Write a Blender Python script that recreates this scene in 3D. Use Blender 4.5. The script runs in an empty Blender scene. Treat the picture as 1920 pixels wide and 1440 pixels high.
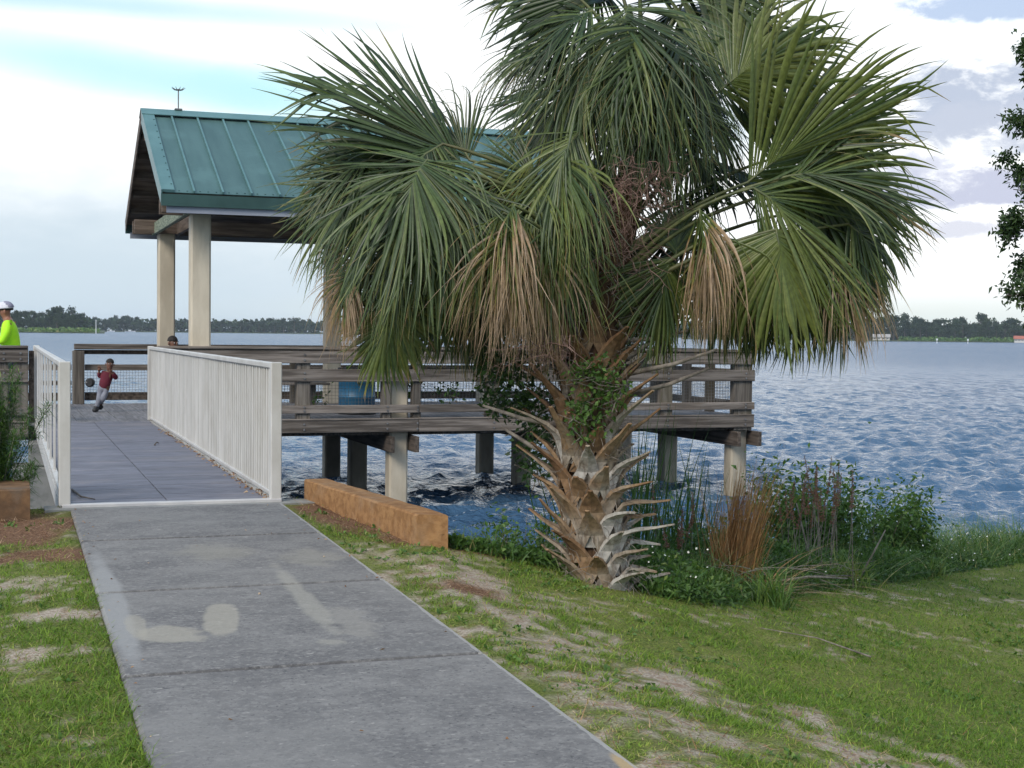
import bpy, math, random
import numpy as np
from mathutils import Matrix, Vector
S = bpy.context.scene
COL = S.collection
rng = np.random.default_rng(7)
random.seed(7)

# ------------------------------------------------------------------ camera
# World frame: +Y runs out along the footbridge, +X along the pier, z = 0 is the deck.
EYE, YAW, FPX = 1.32, math.radians(19.4), 2700.0
PITCH, ROLL = math.atan(96 / FPX), math.atan(.0106)
fw = np.array([math.sin(YAW) * math.cos(PITCH), math.cos(YAW) * math.cos(PITCH), -math.sin(PITCH)])
rt = np.array([math.cos(YAW), -math.sin(YAW), 0.0])
up = np.cross(rt, fw)
rgt = rt * math.cos(ROLL) + up * math.sin(ROLL)
upv = -rt * math.sin(ROLL) + up * math.cos(ROLL)
EYEP = np.array([0, 0, EYE])
cam = bpy.data.cameras.new('camera')
cam.sensor_width = 36; cam.lens = 36 * FPX / 1920
cam.clip_start = .1; cam.clip_end = 9000
cam_ob = bpy.data.objects.new('camera', cam); COL.objects.link(cam_ob)
cam_ob.matrix_world = Matrix(((rgt[0], upv[0], -fw[0], 0), (rgt[1], upv[1], -fw[1], 0), (rgt[2], upv[2], -fw[2], EYE), (0, 0, 0, 1)))
S.camera = cam_ob
def sight(px, py, depth):
    return EYEP + (fw + rgt * (px - 960) / FPX - upv * (py - 720) / FPX) * depth
def heading(px, py):
    v = sight(px, py, 1) - EYEP
    return v / np.linalg.norm(v)

# ------------------------------------------------------------------ sky, sun, exposure
SUN_DIR = np.array([-.62, -.50, .60]); SUN_DIR /= np.linalg.norm(SUN_DIR)
W = bpy.data.worlds.new('World'); S.world = W; W.use_nodes = True
wt = W.node_tree; wt.nodes.clear()
def N(t, kind, **kw):
    n = t.nodes.new(kind)
    for k, v in kw.items():
        if k.startswith('i_'):
            key = k[2:]
            n.inputs[int(key) if key.isdigit() else key.replace('_', ' ')].default_value = v
        else: setattr(n, k, v)
    return n
def MATH(t, op, a, b=None, c=None, clamp=False):
    n = t.nodes.new('ShaderNodeMath'); n.operation = op; n.use_clamp = clamp
    for i, v in enumerate((a, b, c)):
        if v is None: continue
        if isinstance(v, (int, float)): n.inputs[i].default_value = v
        else: t.links.new(v, n.inputs[i])
    return n.outputs[0]
def MIX(t, f, a, b, blend='MIX'):
    n = t.nodes.new('ShaderNodeMix'); n.data_type = 'RGBA'; n.blend_type = blend
    for sock, v in ((n.inputs[0], f), (n.inputs[6], a), (n.inputs[7], b)):
        if isinstance(v, (int, float)): sock.default_value = v
        elif isinstance(v, tuple): sock.default_value = (*v, 1) if len(v) == 3 else v
        else: t.links.new(v, sock)
    return n.outputs[2]
def STEP(t, v, lo, hi, a=0.0, b=1.0):
    n = t.nodes.new('ShaderNodeMapRange'); n.interpolation_type = 'SMOOTHSTEP'
    t.links.new(v, n.inputs[0])
    for i, x in enumerate((lo, hi, a, b)): n.inputs[i + 1].default_value = x
    return n.outputs[0]
def DOT(t, v, c):
    n = t.nodes.new('ShaderNodeVectorMath'); n.operation = 'DOT_PRODUCT'
    t.links.new(v, n.inputs[0]); n.inputs[1].default_value = tuple(c); return n.outputs['Value']
def build_sky():
    t = wt
    tc = N(t, 'ShaderNodeTexCoord'); d = tc.outputs['Generated']
    sky = N(t, 'ShaderNodeTexSky', sky_type='NISHITA', sun_disc=False)
    sky.sun_elevation = math.asin(SUN_DIR[2]); sky.sun_rotation = math.atan2(SUN_DIR[0], SUN_DIR[1])
    # flat cloud deck seen in perspective
    sep = N(t, 'ShaderNodeSeparateXYZ'); t.links.new(d, sep.inputs[0])
    zc = MATH(t, 'ADD', MATH(t, 'MAXIMUM', sep.outputs[2], 0.0), .12)
    comb = N(t, 'ShaderNodeCombineXYZ')
    t.links.new(MATH(t, 'DIVIDE', sep.outputs[0], zc), comb.inputs[0]); t.links.new(MATH(t, 'DIVIDE', sep.outputs[1], zc), comb.inputs[1])
    n1 = N(t, 'ShaderNodeTexNoise', i_Scale=.55, i_Detail=6.0, i_Roughness=.55); t.links.new(comb.outputs[0], n1.inputs['Vector'])
    mpd = N(t, 'ShaderNodeMapping'); mpd.inputs['Scale'].default_value = (1, 1, 2.4); t.links.new(d, mpd.inputs[0])
    nf = N(t, 'ShaderNodeTexNoise', i_Scale=14.0, i_Detail=7.0, i_Roughness=.62); t.links.new(mpd.outputs[0], nf.inputs['Vector'])
    n2 = N(t, 'ShaderNodeTexNoise', i_Scale=1.1, i_Detail=5.0, i_Roughness=.55); t.links.new(comb.outputs[0], n2.inputs['Vector'])
    blue = MIX(t, .55, sky.outputs[0], (3.6, 6.4, 9.6))
    white = (10.2, 10.5, 10.8)
    cover = STEP(t, n1.outputs[0], .46, .60)
    col = MIX(t, cover, blue, white)
    col = MIX(t, STEP(t, n2.outputs[0], .58, .72, 0, .75), col, (6.3, 6.7, 8.2))
    def blob(px, py, w, h, colour, amount=1.0, rough=.9, soft=.5, tilt=0.0):
        nonlocal col
        c = heading(px, py)
        r = np.cross(c, [0, 0, 1.0]); r /= np.linalg.norm(r); u = np.cross(r, c)
        r, u = r * math.cos(tilt) + u * math.sin(tilt), u * math.cos(tilt) - r * math.sin(tilt)
        x = MATH(t, 'MULTIPLY', DOT(t, d, r), FPX / w); y = MATH(t, 'MULTIPLY', DOT(t, d, u), FPX / h)
        q = MATH(t, 'SUBTRACT', 1.0, MATH(t, 'SQRT', MATH(t, 'ADD', MATH(t, 'MULTIPLY', x, x), MATH(t, 'MULTIPLY', y, y))))
        q = MATH(t, 'ADD', q, MATH(t, 'MULTIPLY', MATH(t, 'SUBTRACT', nf.outputs[0], .5), rough * 2))
        m = MATH(t, 'MULTIPLY', STEP(t, q, -soft * .5, soft), MATH(t, 'GREATER_THAN', DOT(t, d, c), .3))
        col = MIX(t, MATH(t, 'MULTIPLY', m, amount), col, colour)
    mpc = N(t, 'ShaderNodeMapping'); mpc.inputs['Scale'].default_value = (1, 1, 2.0); t.links.new(d, mpc.inputs[0])
    nc = N(t, 'ShaderNodeTexNoise', i_Scale=30.0, i_Detail=8.0, i_Roughness=.6, i_Distortion=.3); t.links.new(mpc.outputs[0], nc.inputs['Vector'])
    def puff(px, py, w, h, colour, amount=1.0, lo=.42, hi=.64):
        nonlocal col
        c = heading(px, py); r = np.cross(c, [0, 0, 1.0]); r /= np.linalg.norm(r); u = np.cross(r, c)
        x = MATH(t, 'MULTIPLY', DOT(t, d, r), FPX / w); y = MATH(t, 'MULTIPLY', DOT(t, d, u), FPX / h)
        q = MATH(t, 'SUBTRACT', 1.0, MATH(t, 'SQRT', MATH(t, 'ADD', MATH(t, 'MULTIPLY', x, x), MATH(t, 'MULTIPLY', y, y))))
        e = MATH(t, 'ADD', nc.outputs[0], MATH(t, 'MULTIPLY', MATH(t, 'SUBTRACT', STEP(t, q, -.1, .7), .55), .30))
        m = MATH(t, 'MULTIPLY', MATH(t, 'MULTIPLY', STEP(t, e, lo, hi), STEP(t, q, 0, .3)), MATH(t, 'GREATER_THAN', DOT(t, d, c), .3))
        col = MIX(t, MATH(t, 'MULTIPLY', m, amount), col, colour)
    return d, sep, (blob, puff), lambda: col, t
d_, sep_, (blob, puff), col_, t_ = build_sky()
white = (10.3, 10.5, 10.6)
pale = (5.1, 6.25, 7.1)
blob(960, 330, 2200, 480, white, 1.0, .3, .5)
blob(60, 560, 800, 260, pale, .9, .35, .8)
blob(520, 570, 700, 160, (5.7, 6.7, 7.4), .7, .35, .7)
blob(100, 0, 700, 26, (4.6, 7.2, 8.6), .8, .3, 1.0)
blob(150, 115, 480, 48, (5.0, 8.0, 9.0), .75, .25, 1.1, -.10)
blob(470, 172, 190, 46, (4.6, 8.1, 9.2), .85, .3, .9, -.12)
blob(290, 150, 330, 44, (5.2, 8.2, 9.2), .7, .3, 1.0, -.12)
puff(1850, 180, 260, 110, (4.8, 5.4, 6.6), 1.0)
puff(1900, 240, 260, 70, (5.2, 5.7, 6.8), .95)
puff(1850, 350, 260, 50, (5.1, 5.4, 6.8), .95)
puff(1830, 430, 240, 24, (6.0, 6.2, 7.2), .8)
puff(1880, 0, 220, 46, (4.6, 5.7, 7.6), .95)
puff(1720, 330, 120, 60, (5.6, 5.9, 7.2), .8)
blob(1300, 250, 120, 60, (4.6, 7.2, 8.6), .5, .6, .6)
blob(1500, 600, 900, 60, (7.4, 8.0, 7.5), .85, .3, .8)
bg = N(wt, 'ShaderNodeBackground'); bg.inputs[1].default_value = .1
wo = N(wt, 'ShaderNodeOutputWorld')
wt.links.new(col_(), bg.inputs[0]); wt.links.new(bg.outputs[0], wo.inputs[0])

sun = bpy.data.lights.new('sun', 'SUN'); sun.energy = 2.0; sun.angle = math.radians(22); sun.color = (1, .93, .82)
sun_ob = bpy.data.objects.new('sun', sun); COL.objects.link(sun_ob)
sun_ob.rotation_euler = Vector(SUN_DIR).to_track_quat('Z', 'Y').to_euler(); sun_ob.location = (-20, -20, 30)
S.view_settings.view_transform = 'Standard'; S.view_settings.look = 'None'
S.view_settings.gamma = 1; S.view_settings.use_curve_mapping = False; S.view_settings.exposure = 0.25
S.render.engine = 'CYCLES'
S.cycles.max_bounces = 6; S.cycles.transparent_max_bounces = 6

# ------------------------------------------------------------------ materials
def new_mat(name):
    m = bpy.data.materials.new(name); m.use_nodes = True
    t = m.node_tree; t.nodes.clear()
    out = N(t, 'ShaderNodeOutputMaterial'); b = N(t, 'ShaderNodeBsdfPrincipled')
    t.links.new(b.outputs[0], out.inputs[0]); return m, t, b
def noise(t, scale, detail=4.0, rough=.55, stretch=None, vec=None, dist=0.0):
    n = N(t, 'ShaderNodeTexNoise', i_Scale=scale, i_Detail=detail, i_Roughness=rough, i_Distortion=dist)
    if vec is None:
        vec = N(t, 'ShaderNodeNewGeometry').outputs['Position']
    if stretch:
        mp = N(t, 'ShaderNodeMapping'); mp.inputs['Scale'].default_value = stretch
        t.links.new(vec, mp.inputs[0]); vec = mp.outputs[0]
    t.links.new(vec, n.inputs['Vector']); return n.outputs[0]
def bump(t, b, h, strength, dist=.01):
    n = N(t, 'ShaderNodeBump', i_Strength=strength, i_Distance=dist)
    t.links.new(h, n.inputs['Height']); t.links.new(n.outputs[0], b.inputs['Normal'])
def surf(name, c1, c2, scale=8.0, rough=.7, stretch=None, bumpy=.2, c3=None, scale3=1.5, amt3=.5, metallic=0.0, vary=.12, spec=.5, lo=.35, hi=.65):
    """two-tone procedural surface with a third tone in large patches and a shift per object"""
    m, t, b = new_mat(name)
    n = noise(t, scale, 6.0, .6, stretch)
    col = MIX(t, STEP(t, n, lo, hi), c1, c2)
    if c3:
        n3 = noise(t, scale3, 5.0, .6)
        col = MIX(t, STEP(t, n3, .5, .68, 0, amt3), col, c3)
    if vary:
        oi = N(t, 'ShaderNodeObjectInfo')
        k = STEP(t, oi.outputs['Random'], 0, 1, 1 - vary, 1 + vary)
        cc = N(t, 'ShaderNodeCombineColor')
        for i in range(3): t.links.new(k, cc.inputs[i])
        col = MIX(t, 1.0, col, cc.outputs[0], 'MULTIPLY')
    t.links.new(col, b.inputs['Base Color'])
    b.inputs['Roughness'].default_value = rough; b.inputs['Metallic'].default_value = metallic
    b.inputs['Specular IOR Level'].default_value = spec
    if bumpy: bump(t, b, n, bumpy, .012)
    return m
WD1, WD2, WD3 = (.080, .067, .058), (.215, .186, .165), (.14, .105, .078)
wood_x = surf('weathered_wood_x', WD1, WD2, 7, .85, (.16, 3, 3), .5, WD3, 1.2, .5, vary=.2, spec=.25)
wood_y = surf('weathered_wood_y', WD1, WD2, 7, .85, (3, .16, 3), .5, WD3, 1.2, .5, vary=.2, spec=.25)
wood_z = surf('weathered_wood_z', (.07, .06, .052), (.17, .15, .13), 7, .85, (3, 3, .16), .5, (.10, .085, .05), 1.2, .5, vary=.2, spec=.25)
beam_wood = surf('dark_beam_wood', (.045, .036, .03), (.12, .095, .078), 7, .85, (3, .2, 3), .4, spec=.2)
roof_wood = surf('roof_timber', (.09, .068, .054), (.18, .14, .112), 6, .8, (.3, .3, 3), .3, spec=.25)
green_wood = surf('greenish_timber', (.10, .12, .09), (.26, .29, .21), 22, .8, (1, .35, 1.6), .3, spec=.3)
deck_wood = surf('deck_boards', (.13, .128, .138), (.22, .215, .23), 8, .75, (3, .2, 3), .3, (.10, .095, .10), 1.0, .4, vary=.14, spec=.3)
bridge_plank = surf('bridge_plank', (.125, .125, .152), (.195, .195, .232), 14, .7, (.3, 2, 1), .3, (.235, .215, .22), 1.3, .5, vary=.1, spec=.35)
alu = surf('pale_painted_metal', (.51, .49, .46), (.59, .57, .545), 5, .45, (1, 1, .3), .05, (.40, .37, .33), 2.2, .35, vary=.05)
alu_edge = surf('pale_sill_metal', (.5, .49, .5), (.6, .58, .57), 5, .4, None, .05)
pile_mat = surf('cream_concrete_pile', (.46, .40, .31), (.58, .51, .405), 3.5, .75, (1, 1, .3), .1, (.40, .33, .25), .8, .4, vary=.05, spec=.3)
pile_low = surf('shaded_stained_concrete_pile', (.22, .19, .15), (.42, .37, .29), 3.0, .8, (1, 1, .35), .15, (.13, .11, .075), .9, .6, vary=.1, spec=.3)  # darker: shade under the deck put into the colour, plus mossy stains
teal = surf('teal_roof_metal', (.055, .112, .108), (.072, .14, .134), 1.6, .48, (2.5, .35, .35), .04, (.095, .18, .175), 1.2, .55, vary=.09)
teal_edge = surf('teal_trim_metal', (.085, .175, .175), (.11, .215, .212), 2.0, .4, None, .03, vary=.03)
teal_dark = surf('dark_green_fascia', (.018, .055, .05), (.03, .078, .072), 2.0, .45, None, .03)
white_fascia = surf('grey_fascia', (.19, .21, .27), (.27, .29, .34), 3.0, .6, (.2, 1, 1), .1)
steel = surf('grey_steel', (.16, .15, .15), (.26, .25, .25), 12, .45, None, .1, metallic=.6)
galv = surf('wire_steel', (.10, .10, .10), (.17, .165, .16), 12, .6, None, 0)
blue_steel = surf('blue_barrel_paint', (.012, .10, .205), (.02, .135, .26), 5, .45, (1, 1, .3), .05, (.05, .09, .13), 3.0, .4, vary=0)
black_rub = surf('black_plastic', (.012, .012, .013), (.025, .025, .027), 14, .55, None, .1)
rust_conc = surf('rust_stained_concrete', (.22, .112, .048), (.33, .18, .08), 16, .95, None, 1.0, (.27, .17, .10), 4.5, .5, spec=.2)
brown_conc = surf('brown_stained_concrete', (.10, .06, .036), (.20, .115, .06), 6, .9, None, .6, (.16, .13, .105), 2.6, .8, spec=.2)
grey_conc = surf('grey_concrete_block', (.20, .20, .19), (.28, .275, .26), 5, .85, None, .3, (.15, .15, .14), 1.5, .5, spec=.3)
twig_mat = surf('grey_twig', (.12, .10, .085), (.26, .225, .19), 20, .85, None, .2)
bark = surf('bark', (.05, .042, .035), (.12, .10, .085), 16, .9, (1, 1, .3), .5)

def leaf_mat(name, cols, trans=.28, rough=.5, spec=.35, grain=0.0):
    """leaf with per-face tint (attribute 'tint' 0..1 picks along cols) and light passing through"""
    m, t, b = new_mat(name)
    at = N(t, 'ShaderNodeAttribute', attribute_name='tint')
    cr = N(t, 'ShaderNodeValToRGB')
    el = cr.color_ramp.elements
    for i, (p, c) in enumerate(cols):
        e = el[i] if i < 2 else el.new(p)
        e.position = p; e.color = (*c, 1)
    t.links.new(at.outputs['Fac'], cr.inputs[0])
    n = noise(t, 30, 3.0)
    k = STEP(t, n, .3, .7, .78, 1.2); cc = N(t, 'ShaderNodeCombineColor')
    for i in range(3): t.links.new(k, cc.inputs[i])
    col = MIX(t, 1.0, cr.outputs[0], cc.outputs[0], 'MULTIPLY')
    t.links.new(col, b.inputs['Base Color']); b.inputs['Roughness'].default_value = rough
    b.inputs['Specular IOR Level'].default_value = spec
    if grain:
        gn = noise(t, 22, 5.0, .65, (1, 1, .3)); col = MIX(t, STEP(t, gn, .5, .66, 0, .6), col, (.10, .065, .04)); t.links.new(col, b.inputs['Base Color']); bump(t, b, gn, grain, .01)
    tr = N(t, 'ShaderNodeBsdfTranslucent'); t.links.new(MIX(t, 1.0, col, (1.5, 1.5, .7), 'MULTIPLY'), tr.inputs[0])
    mx = N(t, 'ShaderNodeMixShader'); mx.inputs[0].default_value = trans
    t.links.new(b.outputs[0], mx.inputs[1]); t.links.new(tr.outputs[0], mx.inputs[2])
    t.links.new(mx.outputs[0], t.nodes['Material Output'].inputs[0])
    return m
palm_leaf = leaf_mat('palm_leaf', [(0, (.018, .036, .012)), (.30, (.054, .090, .026)), (.5, (.122, .158, .038)), (.66, (.19, .19, .045)), (.76, (.29, .19, .085)), (1, (.42, .30, .215))], .22, .40, .5)
weed_leaf = leaf_mat('weed_leaf', [(0, (.026, .064, .017)), (.5, (.082, .165, .036)), (.8, (.18, .255, .062)), (1, (.33, .30, .14))], .25)
vine_leaf = leaf_mat('vine_leaf', [(0, (.02, .045, .014)), (.5, (.05, .11, .022)), (1, (.13, .22, .045))], .25)
oak_leaf = leaf_mat('oak_leaf', [(0, (.018, .040, .014)), (.6, (.045, .085, .026)), (1, (.09, .14, .04))], .2)
grass_leaf = leaf_mat('grass_leaf', [(0, (.07, .14, .018)), (.35, (.17, .27, .034)), (.6, (.265, .32, .062)), (.78, (.37, .31, .13)), (1, (.38, .30, .18))], .25, .6, .2)
straw_leaf = leaf_mat('dry_straw', [(0, (.15, .07, .035)), (.5, (.31, .17, .09)), (1, (.52, .38, .26))], .15, .8, .15)
orange_straw = leaf_mat('orange_dry_grass', [(0, (.17, .085, .036)), (.5, (.31, .175, .08)), (1, (.44, .32, .19))], .2, .8, .15)
far_leaf = leaf_mat('far_tree_leaf', [(0, (.018, .036, .018)), (.5, (.034, .058, .026)), (1, (.06, .085, .036))], .1, .8, .1)
flower_mat = surf('white_petal', (.75, .75, .7), (.85, .85, .78), 10, .6, None, 0)
boot_mat = leaf_mat('palm_boot', [(0, (.07, .05, .036)), (.35, (.19, .105, .055)), (.6, (.27, .175, .10)), (.8, (.29, .245, .195)), (1, (.40, .375, .34))], 0.0, .85, .15, .7)
fibre_mat = surf('palm_fibre', (.045, .026, .016), (.135, .08, .048), 26, .95, (1, 1, .25), .6, spec=.1)
stalk_mat = surf('flower_stalk', (.17, .10, .085), (.30, .20, .165), 20, .85, None, .1, spec=.15)
petiole_mat = surf('petiole', (.06, .08, .03), (.14, .15, .06), 10, .5, None, .1, (.17, .12, .06), 3, .4)

# ------------------------------------------------------------------ mesh collecting and linking
class MB:
    def __init__(s): s.v = []; s.f = []; s.m = []; s.t = []
    def add(s, v, f, m=0, tint=None):
        o = len(s.v); s.v.extend([tuple(map(float, p)) for p in v]); s.f.extend([tuple(i + o for i in q) for q in f]); s.m.extend([m] * len(f))
        s.t.extend([0.0 if tint is None else tint] * len(v)) if not hasattr(tint, '__len__') else s.t.extend(list(tint))
        return s
    def box(s, x0, x1, y0, y1, z0, z1, m=0):
        v = [(x, y, z) for z in (z0, z1) for y in (y0, y1) for x in (x0, x1)]
        return s.add(v, [(0, 2, 3, 1), (4, 5, 7, 6), (0, 1, 5, 4), (2, 6, 7, 3), (0, 4, 6, 2), (1, 3, 7, 5)], m)
    def cbox(s, x0, x1, y0, y1, z0, z1, c=.006, m=0):
        """box with chamfered long edges all round (24 vertices)"""
        v = []; idx = {}
        for ax in range(3):
            for k in range(8):
                p = [(x0, x1)[k & 1], (y0, y1)[k >> 1 & 1], (z0, z1)[k >> 2 & 1]]
                for j in range(3):
                    if j != ax: p[j] += c if not (k >> j & 1) else -c
                idx[ax, k] = len(v); v.append(p)
        f = []
        for ax in range(3):
            a, b = [j for j in range(3) if j != ax]
            for sgn in (0, 1):
                ks = [(sgn << ax) | (i << a) | (j << b) for i, j in ((0, 0), (1, 0), (1, 1), (0, 1))]
                q = [idx[ax, k] for k in ks]
                f.append(q if (sgn == 1) == (ax != 1) else q[::-1])
        for ax in range(3):
            a, b = [j for j in range(3) if j != ax]
            for i in (0, 1):
                for j in (0, 1):
                    k0 = (i << a) | (j << b); k1 = k0 | (1 << ax)
                    f.append((idx[a, k0], idx[a, k1], idx[b, k1], idx[b, k0]))
        for k in range(8): f.append((idx[0, k], idx[1, k], idx[2, k]))
        return s.add(v, f, m)
    def tube(s, pts, rad, n=6, m=0, tint=None, cap=True):
        pts = np.asarray(pts, float); k = len(pts)
        rad = np.full(k, rad) if np.isscalar(rad) else np.asarray(rad, float)
        tg = np.gradient(pts, axis=0); tg /= np.linalg.norm(tg, axis=1)[:, None] + 1e-9
        ref = np.array([0, 0, 1.0]) if abs(tg[0][2]) < .9 else np.array([1.0, 0, 0])
        v = []
        for i in range(k):
            a = np.cross(tg[i], ref); a /= np.linalg.norm(a) + 1e-9; b = np.cross(tg[i], a)
            for j in range(n):
                w = 2 * math.pi * j / n
                v.append(pts[i] + rad[i] * (math.cos(w) * a + math.sin(w) * b))
        f = [(i * n + j, i * n + (j + 1) % n, (i + 1) * n + (j + 1) % n, (i + 1) * n + j) for i in range(k - 1) for j in range(n)]
        if cap: f += [tuple(range(n))[::-1], tuple(range((k - 1) * n, k * n))]
        return s.add(v, f, m, tint)
    def prism(s, poly, axis, a, b, m=0):
        """polygon (pairs in the two other axes, in order) extruded along axis"""
        n = len(poly); v = []
        for q in (a, b):
            for (p0, p1) in poly:
                c = [p0, p1]; c.insert(axis, q); v.append(c)
        f = [tuple(range(n))[::-1], tuple(range(n, 2 * n))] + [(i, (i + 1) % n, n + (i + 1) % n, n + i) for i in range(n)]
        return s.add(v, f, m)
    def lathe(s, prof, cx, cy, n=20, m=0):
        v = []; f = []
        for r, z in prof:
            for j in range(n):
                w = 2 * math.pi * j / n; v.append((cx + r * math.cos(w), cy + r * math.sin(w), z))
        k = len(prof)
        f = [(i * n + j, i * n + (j + 1) % n, (i + 1) * n + (j + 1) % n, (i + 1) * n + j) for i in range(k - 1) for j in range(n)]
        f += [tuple(range(n))[::-1], tuple(range((k - 1) * n, k * n))]
        return s.add(v, f, m)
    def build(s, name, mats, parent=None, smooth=False, fix=True):
        mats = mats if isinstance(mats, (list, tuple)) else [mats]
        o = origin(parent)
        return link(name, mesh_np(name, np.array(s.v) - o, s.f, mats, s.m, s.t, smooth, fix), parent)
WLOC = {}
def origin(p):
    while p is not None:
        if p.name in WLOC: return WLOC[p.name]
        p = p.parent
    return np.zeros(3)
def mesh_np(name, v, f, mats, mi=None, tint=None, smooth=False, fix=False):
    me = bpy.data.meshes.new(name)
    if isinstance(f, np.ndarray):
        nf, k = f.shape
        me.vertices.add(len(v)); me.vertices.foreach_set('co', np.asarray(v, np.float32).ravel())
        me.loops.add(nf * k); me.loops.foreach_set('vertex_index', f.astype(np.int32).ravel())
        me.polygons.add(nf); me.polygons.foreach_set('loop_start', np.arange(0, nf * k, k, dtype=np.int32))
        me.update(calc_edges=True)
    else:
        me.from_pydata([tuple(p) for p in v], [], f)
    for m in mats: me.materials.append(m)
    if mi is not None and len(mats) > 1: me.polygons.foreach_set('material_index', np.asarray(mi, np.int32))
    if tint is not None and np.any(np.asarray(tint) != 0):
        a = me.attributes.new('tint', 'FLOAT', 'POINT'); a.data.foreach_set('value', np.asarray(tint, np.float32))
    if fix:
        import bmesh
        b = bmesh.new(); b.from_mesh(me); bmesh.ops.recalc_face_normals(b, faces=b.faces); b.to_mesh(me); b.free()
    me.polygons.foreach_set('use_smooth', np.full(len(me.polygons), smooth))
    me.update(); return me
def link(name, me, parent=None):
    o = bpy.data.objects.new(name, me); COL.objects.link(o)
    if parent: o.parent = parent
    return o
def tag(o, label=None, cat=None, group=None, kind=None):
    for k, v in (('label', label), ('category', cat), ('group', group), ('kind', kind)):
        if v: o[k] = v
    return o
def thing(name, loc, label, cat, group=None, kind=None):
    o = bpy.data.objects.new(name, None); COL.objects.link(o); o.location = loc; o.empty_display_size = .1
    WLOC[o.name] = np.array(loc, float)
    return tag(o, label, cat, group, kind)
def twin(o, dx=(0, 0, 0), parent=None):
    c = o.copy(); COL.objects.link(c); c.parent = parent or o.parent; c.location = Vector(o.location) + Vector(dx); return c

# lattice noise for numpy
_h = np.random.default_rng(3).random((256, 256))
def vn(x, y, f, s=0):
    x = np.asarray(x) * f + s * 17.3; y = np.asarray(y) * f + s * 9.1
    i = np.floor(x).astype(int); j = np.floor(y).astype(int); u = x - i; v = y - j
    u = u * u * (3 - 2 * u); v = v * v * (3 - 2 * v)
    g = lambda a, b: _h[a % 256, b % 256]
    return (g(i, j) * (1 - u) + g(i + 1, j) * u) * (1 - v) + (g(i, j + 1) * (1 - u) + g(i + 1, j + 1) * u) * v
def fbm(x, y, f, s=0, o=4): return sum(vn(x, y, f * 2 ** k, s + k) * .5 ** k for k in range(o)) / (2 - .5 ** (o - 1))
def sstep(v, a, b):
    t = np.clip((v - a) / (b - a), 0, 1); return t * t * (3 - 2 * t)

# ------------------------------------------------------------------ ground
PX0, PX1, BY0, BY1, PY1 = .45, 2.01, 11.17, 21.4, 10.98     # path edges, bridge start and end, end of the path
WATER = -1.35
EX = np.array([-60, -1.5, -.2, .2, 2.24, 2.25, 2.72, 3.3, 3.8, 4.1, 4.6, 6, 7.6, 9.3, 10.5, 14, 30, 80.])
EY = np.array([9., 11.0, 11.35, 11.3, 11.3, 11.25, 9.02, 9.0, 8.98, 8.65, 8.8, 10, 11.3, 12.5, 13.15, 14.5, 17, 22.])
def bank(X): return np.interp(X, EX, EY)
def ground_z(X, Y):
    X = np.asarray(X, float); Y = np.asarray(Y, float)
    zp = -.0193 * (11.18 - np.clip(Y, -2, 11.3))
    l = np.clip(X - PX1, 0, 12); o = .2 + .4 * np.clip((Y - 7) / 2, 0, 1)
    dr = np.maximum(.26 * np.maximum(l - o, 0) - .0125 * l * l, 0)
    dl = .03 * np.clip(PX0 - X, 0, 12)
    z = np.maximum(zp - .02 - dr - dl, -1.25)
    past = np.maximum(Y - bank(X), 0)
    steep = np.interp(X, [-2, -.3, .15, .25, 2.3, 2.8, 4, 8, 11], [.5, .6, 3, 12, 12, 1.2, .42, .3, .16])
    return np.maximum(z - past * steep, -2.6)
def ellipse(X, Y, cx, cy, a, b, ang=0.0):
    c, s = math.cos(ang), math.sin(ang); dx, dy = X - cx, Y - cy
    return 1 - np.hypot((dx * c + dy * s) / a, (-dx * s + dy * c) / b)
def bare_mask(X, Y):
    n = fbm(X, Y, 3.0, 1) - .5; n2 = fbm(X, Y, 11.0, 5) - .5
    m = np.full(np.shape(X), -1.0)
    for e in ((2.42, 7.62, .50, .42), (2.30, 6.8, .22, .16), (2.85, 7.1, .26, .16), (2.5, 6.2, .42, .28), (2.25, 5.5, .22, .32),
              (2.55, 5.95, .5, .16), (2.6, 4.9, .62, .45), (2.2, 4.75, .3, .4), (3.2, 4.85, .5, .2), (9.6, 11.9, .7, .45),
              (2.95, 6.05, .5, .10, -.42), (3.3, 5.78, .75, .11, -.62), (4.2, 5.75, .35, .09, -.7), (.2, 7.4, .2, .13), (.1, 6.6, .2, .16), (.18, 5.25, .22, .2),
              (-.9, 6.2, .5, .3), (-1.5, 4.5, .5, .3), (3.8, 5.3, .6, .06, -.6), (2.2, 8.6, .15, .5)):
        m = np.maximum(m, ellipse(X, Y, *e))
    n3 = fbm(X, Y, 1.1, 9) - .5
    l = X - PX1
    worn = np.clip(1 - np.abs(l - .35) / .75, -1, 1) * sstep(9.0 - Y, 0, .6) - .42
    worn = np.maximum(worn, np.clip(1 - np.abs(l - .75 - .35 * (6.2 - Y)) / .6, -1, 1) * (Y < 7.4) - .40)
    n4 = fbm(X, Y, 26.0, 15, 2) - .5
    return sstep(np.maximum(m * .75 - .95 * sstep(X, 3.7, 4.8), worn + .13) + n * 2.4 + n2 * 2.4 + n4 * 1.3 + n3 * .8 - .05, .0, .9)
def straw_mask(X, Y):
    n = fbm(X, Y, 4.0, 8) - .5
    m = np.maximum.reduce([ellipse(X, Y, 2.4, 10.1, .34, 1.5, .16), ellipse(X, Y, .0, 10.3, .75, .95), ellipse(X, Y, .25, 9.2, .4, .35), ellipse(X, Y, 3.1, 9.0, .45, .1), ellipse(X, Y, 2.48, 7.7, .42, .33) - .35])
    return sstep(m + n * 1.2, 0, .45)
def axis(coarse_lo, lo, hi, coarse_hi, step):
    return np.concatenate([np.geomspace(1, lo - coarse_lo + 1, 24)[::-1] * -1 + lo + 1, np.arange(lo + step, hi, step), np.geomspace(1, coarse_hi - hi + 1, 24) + hi - 1])
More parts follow.
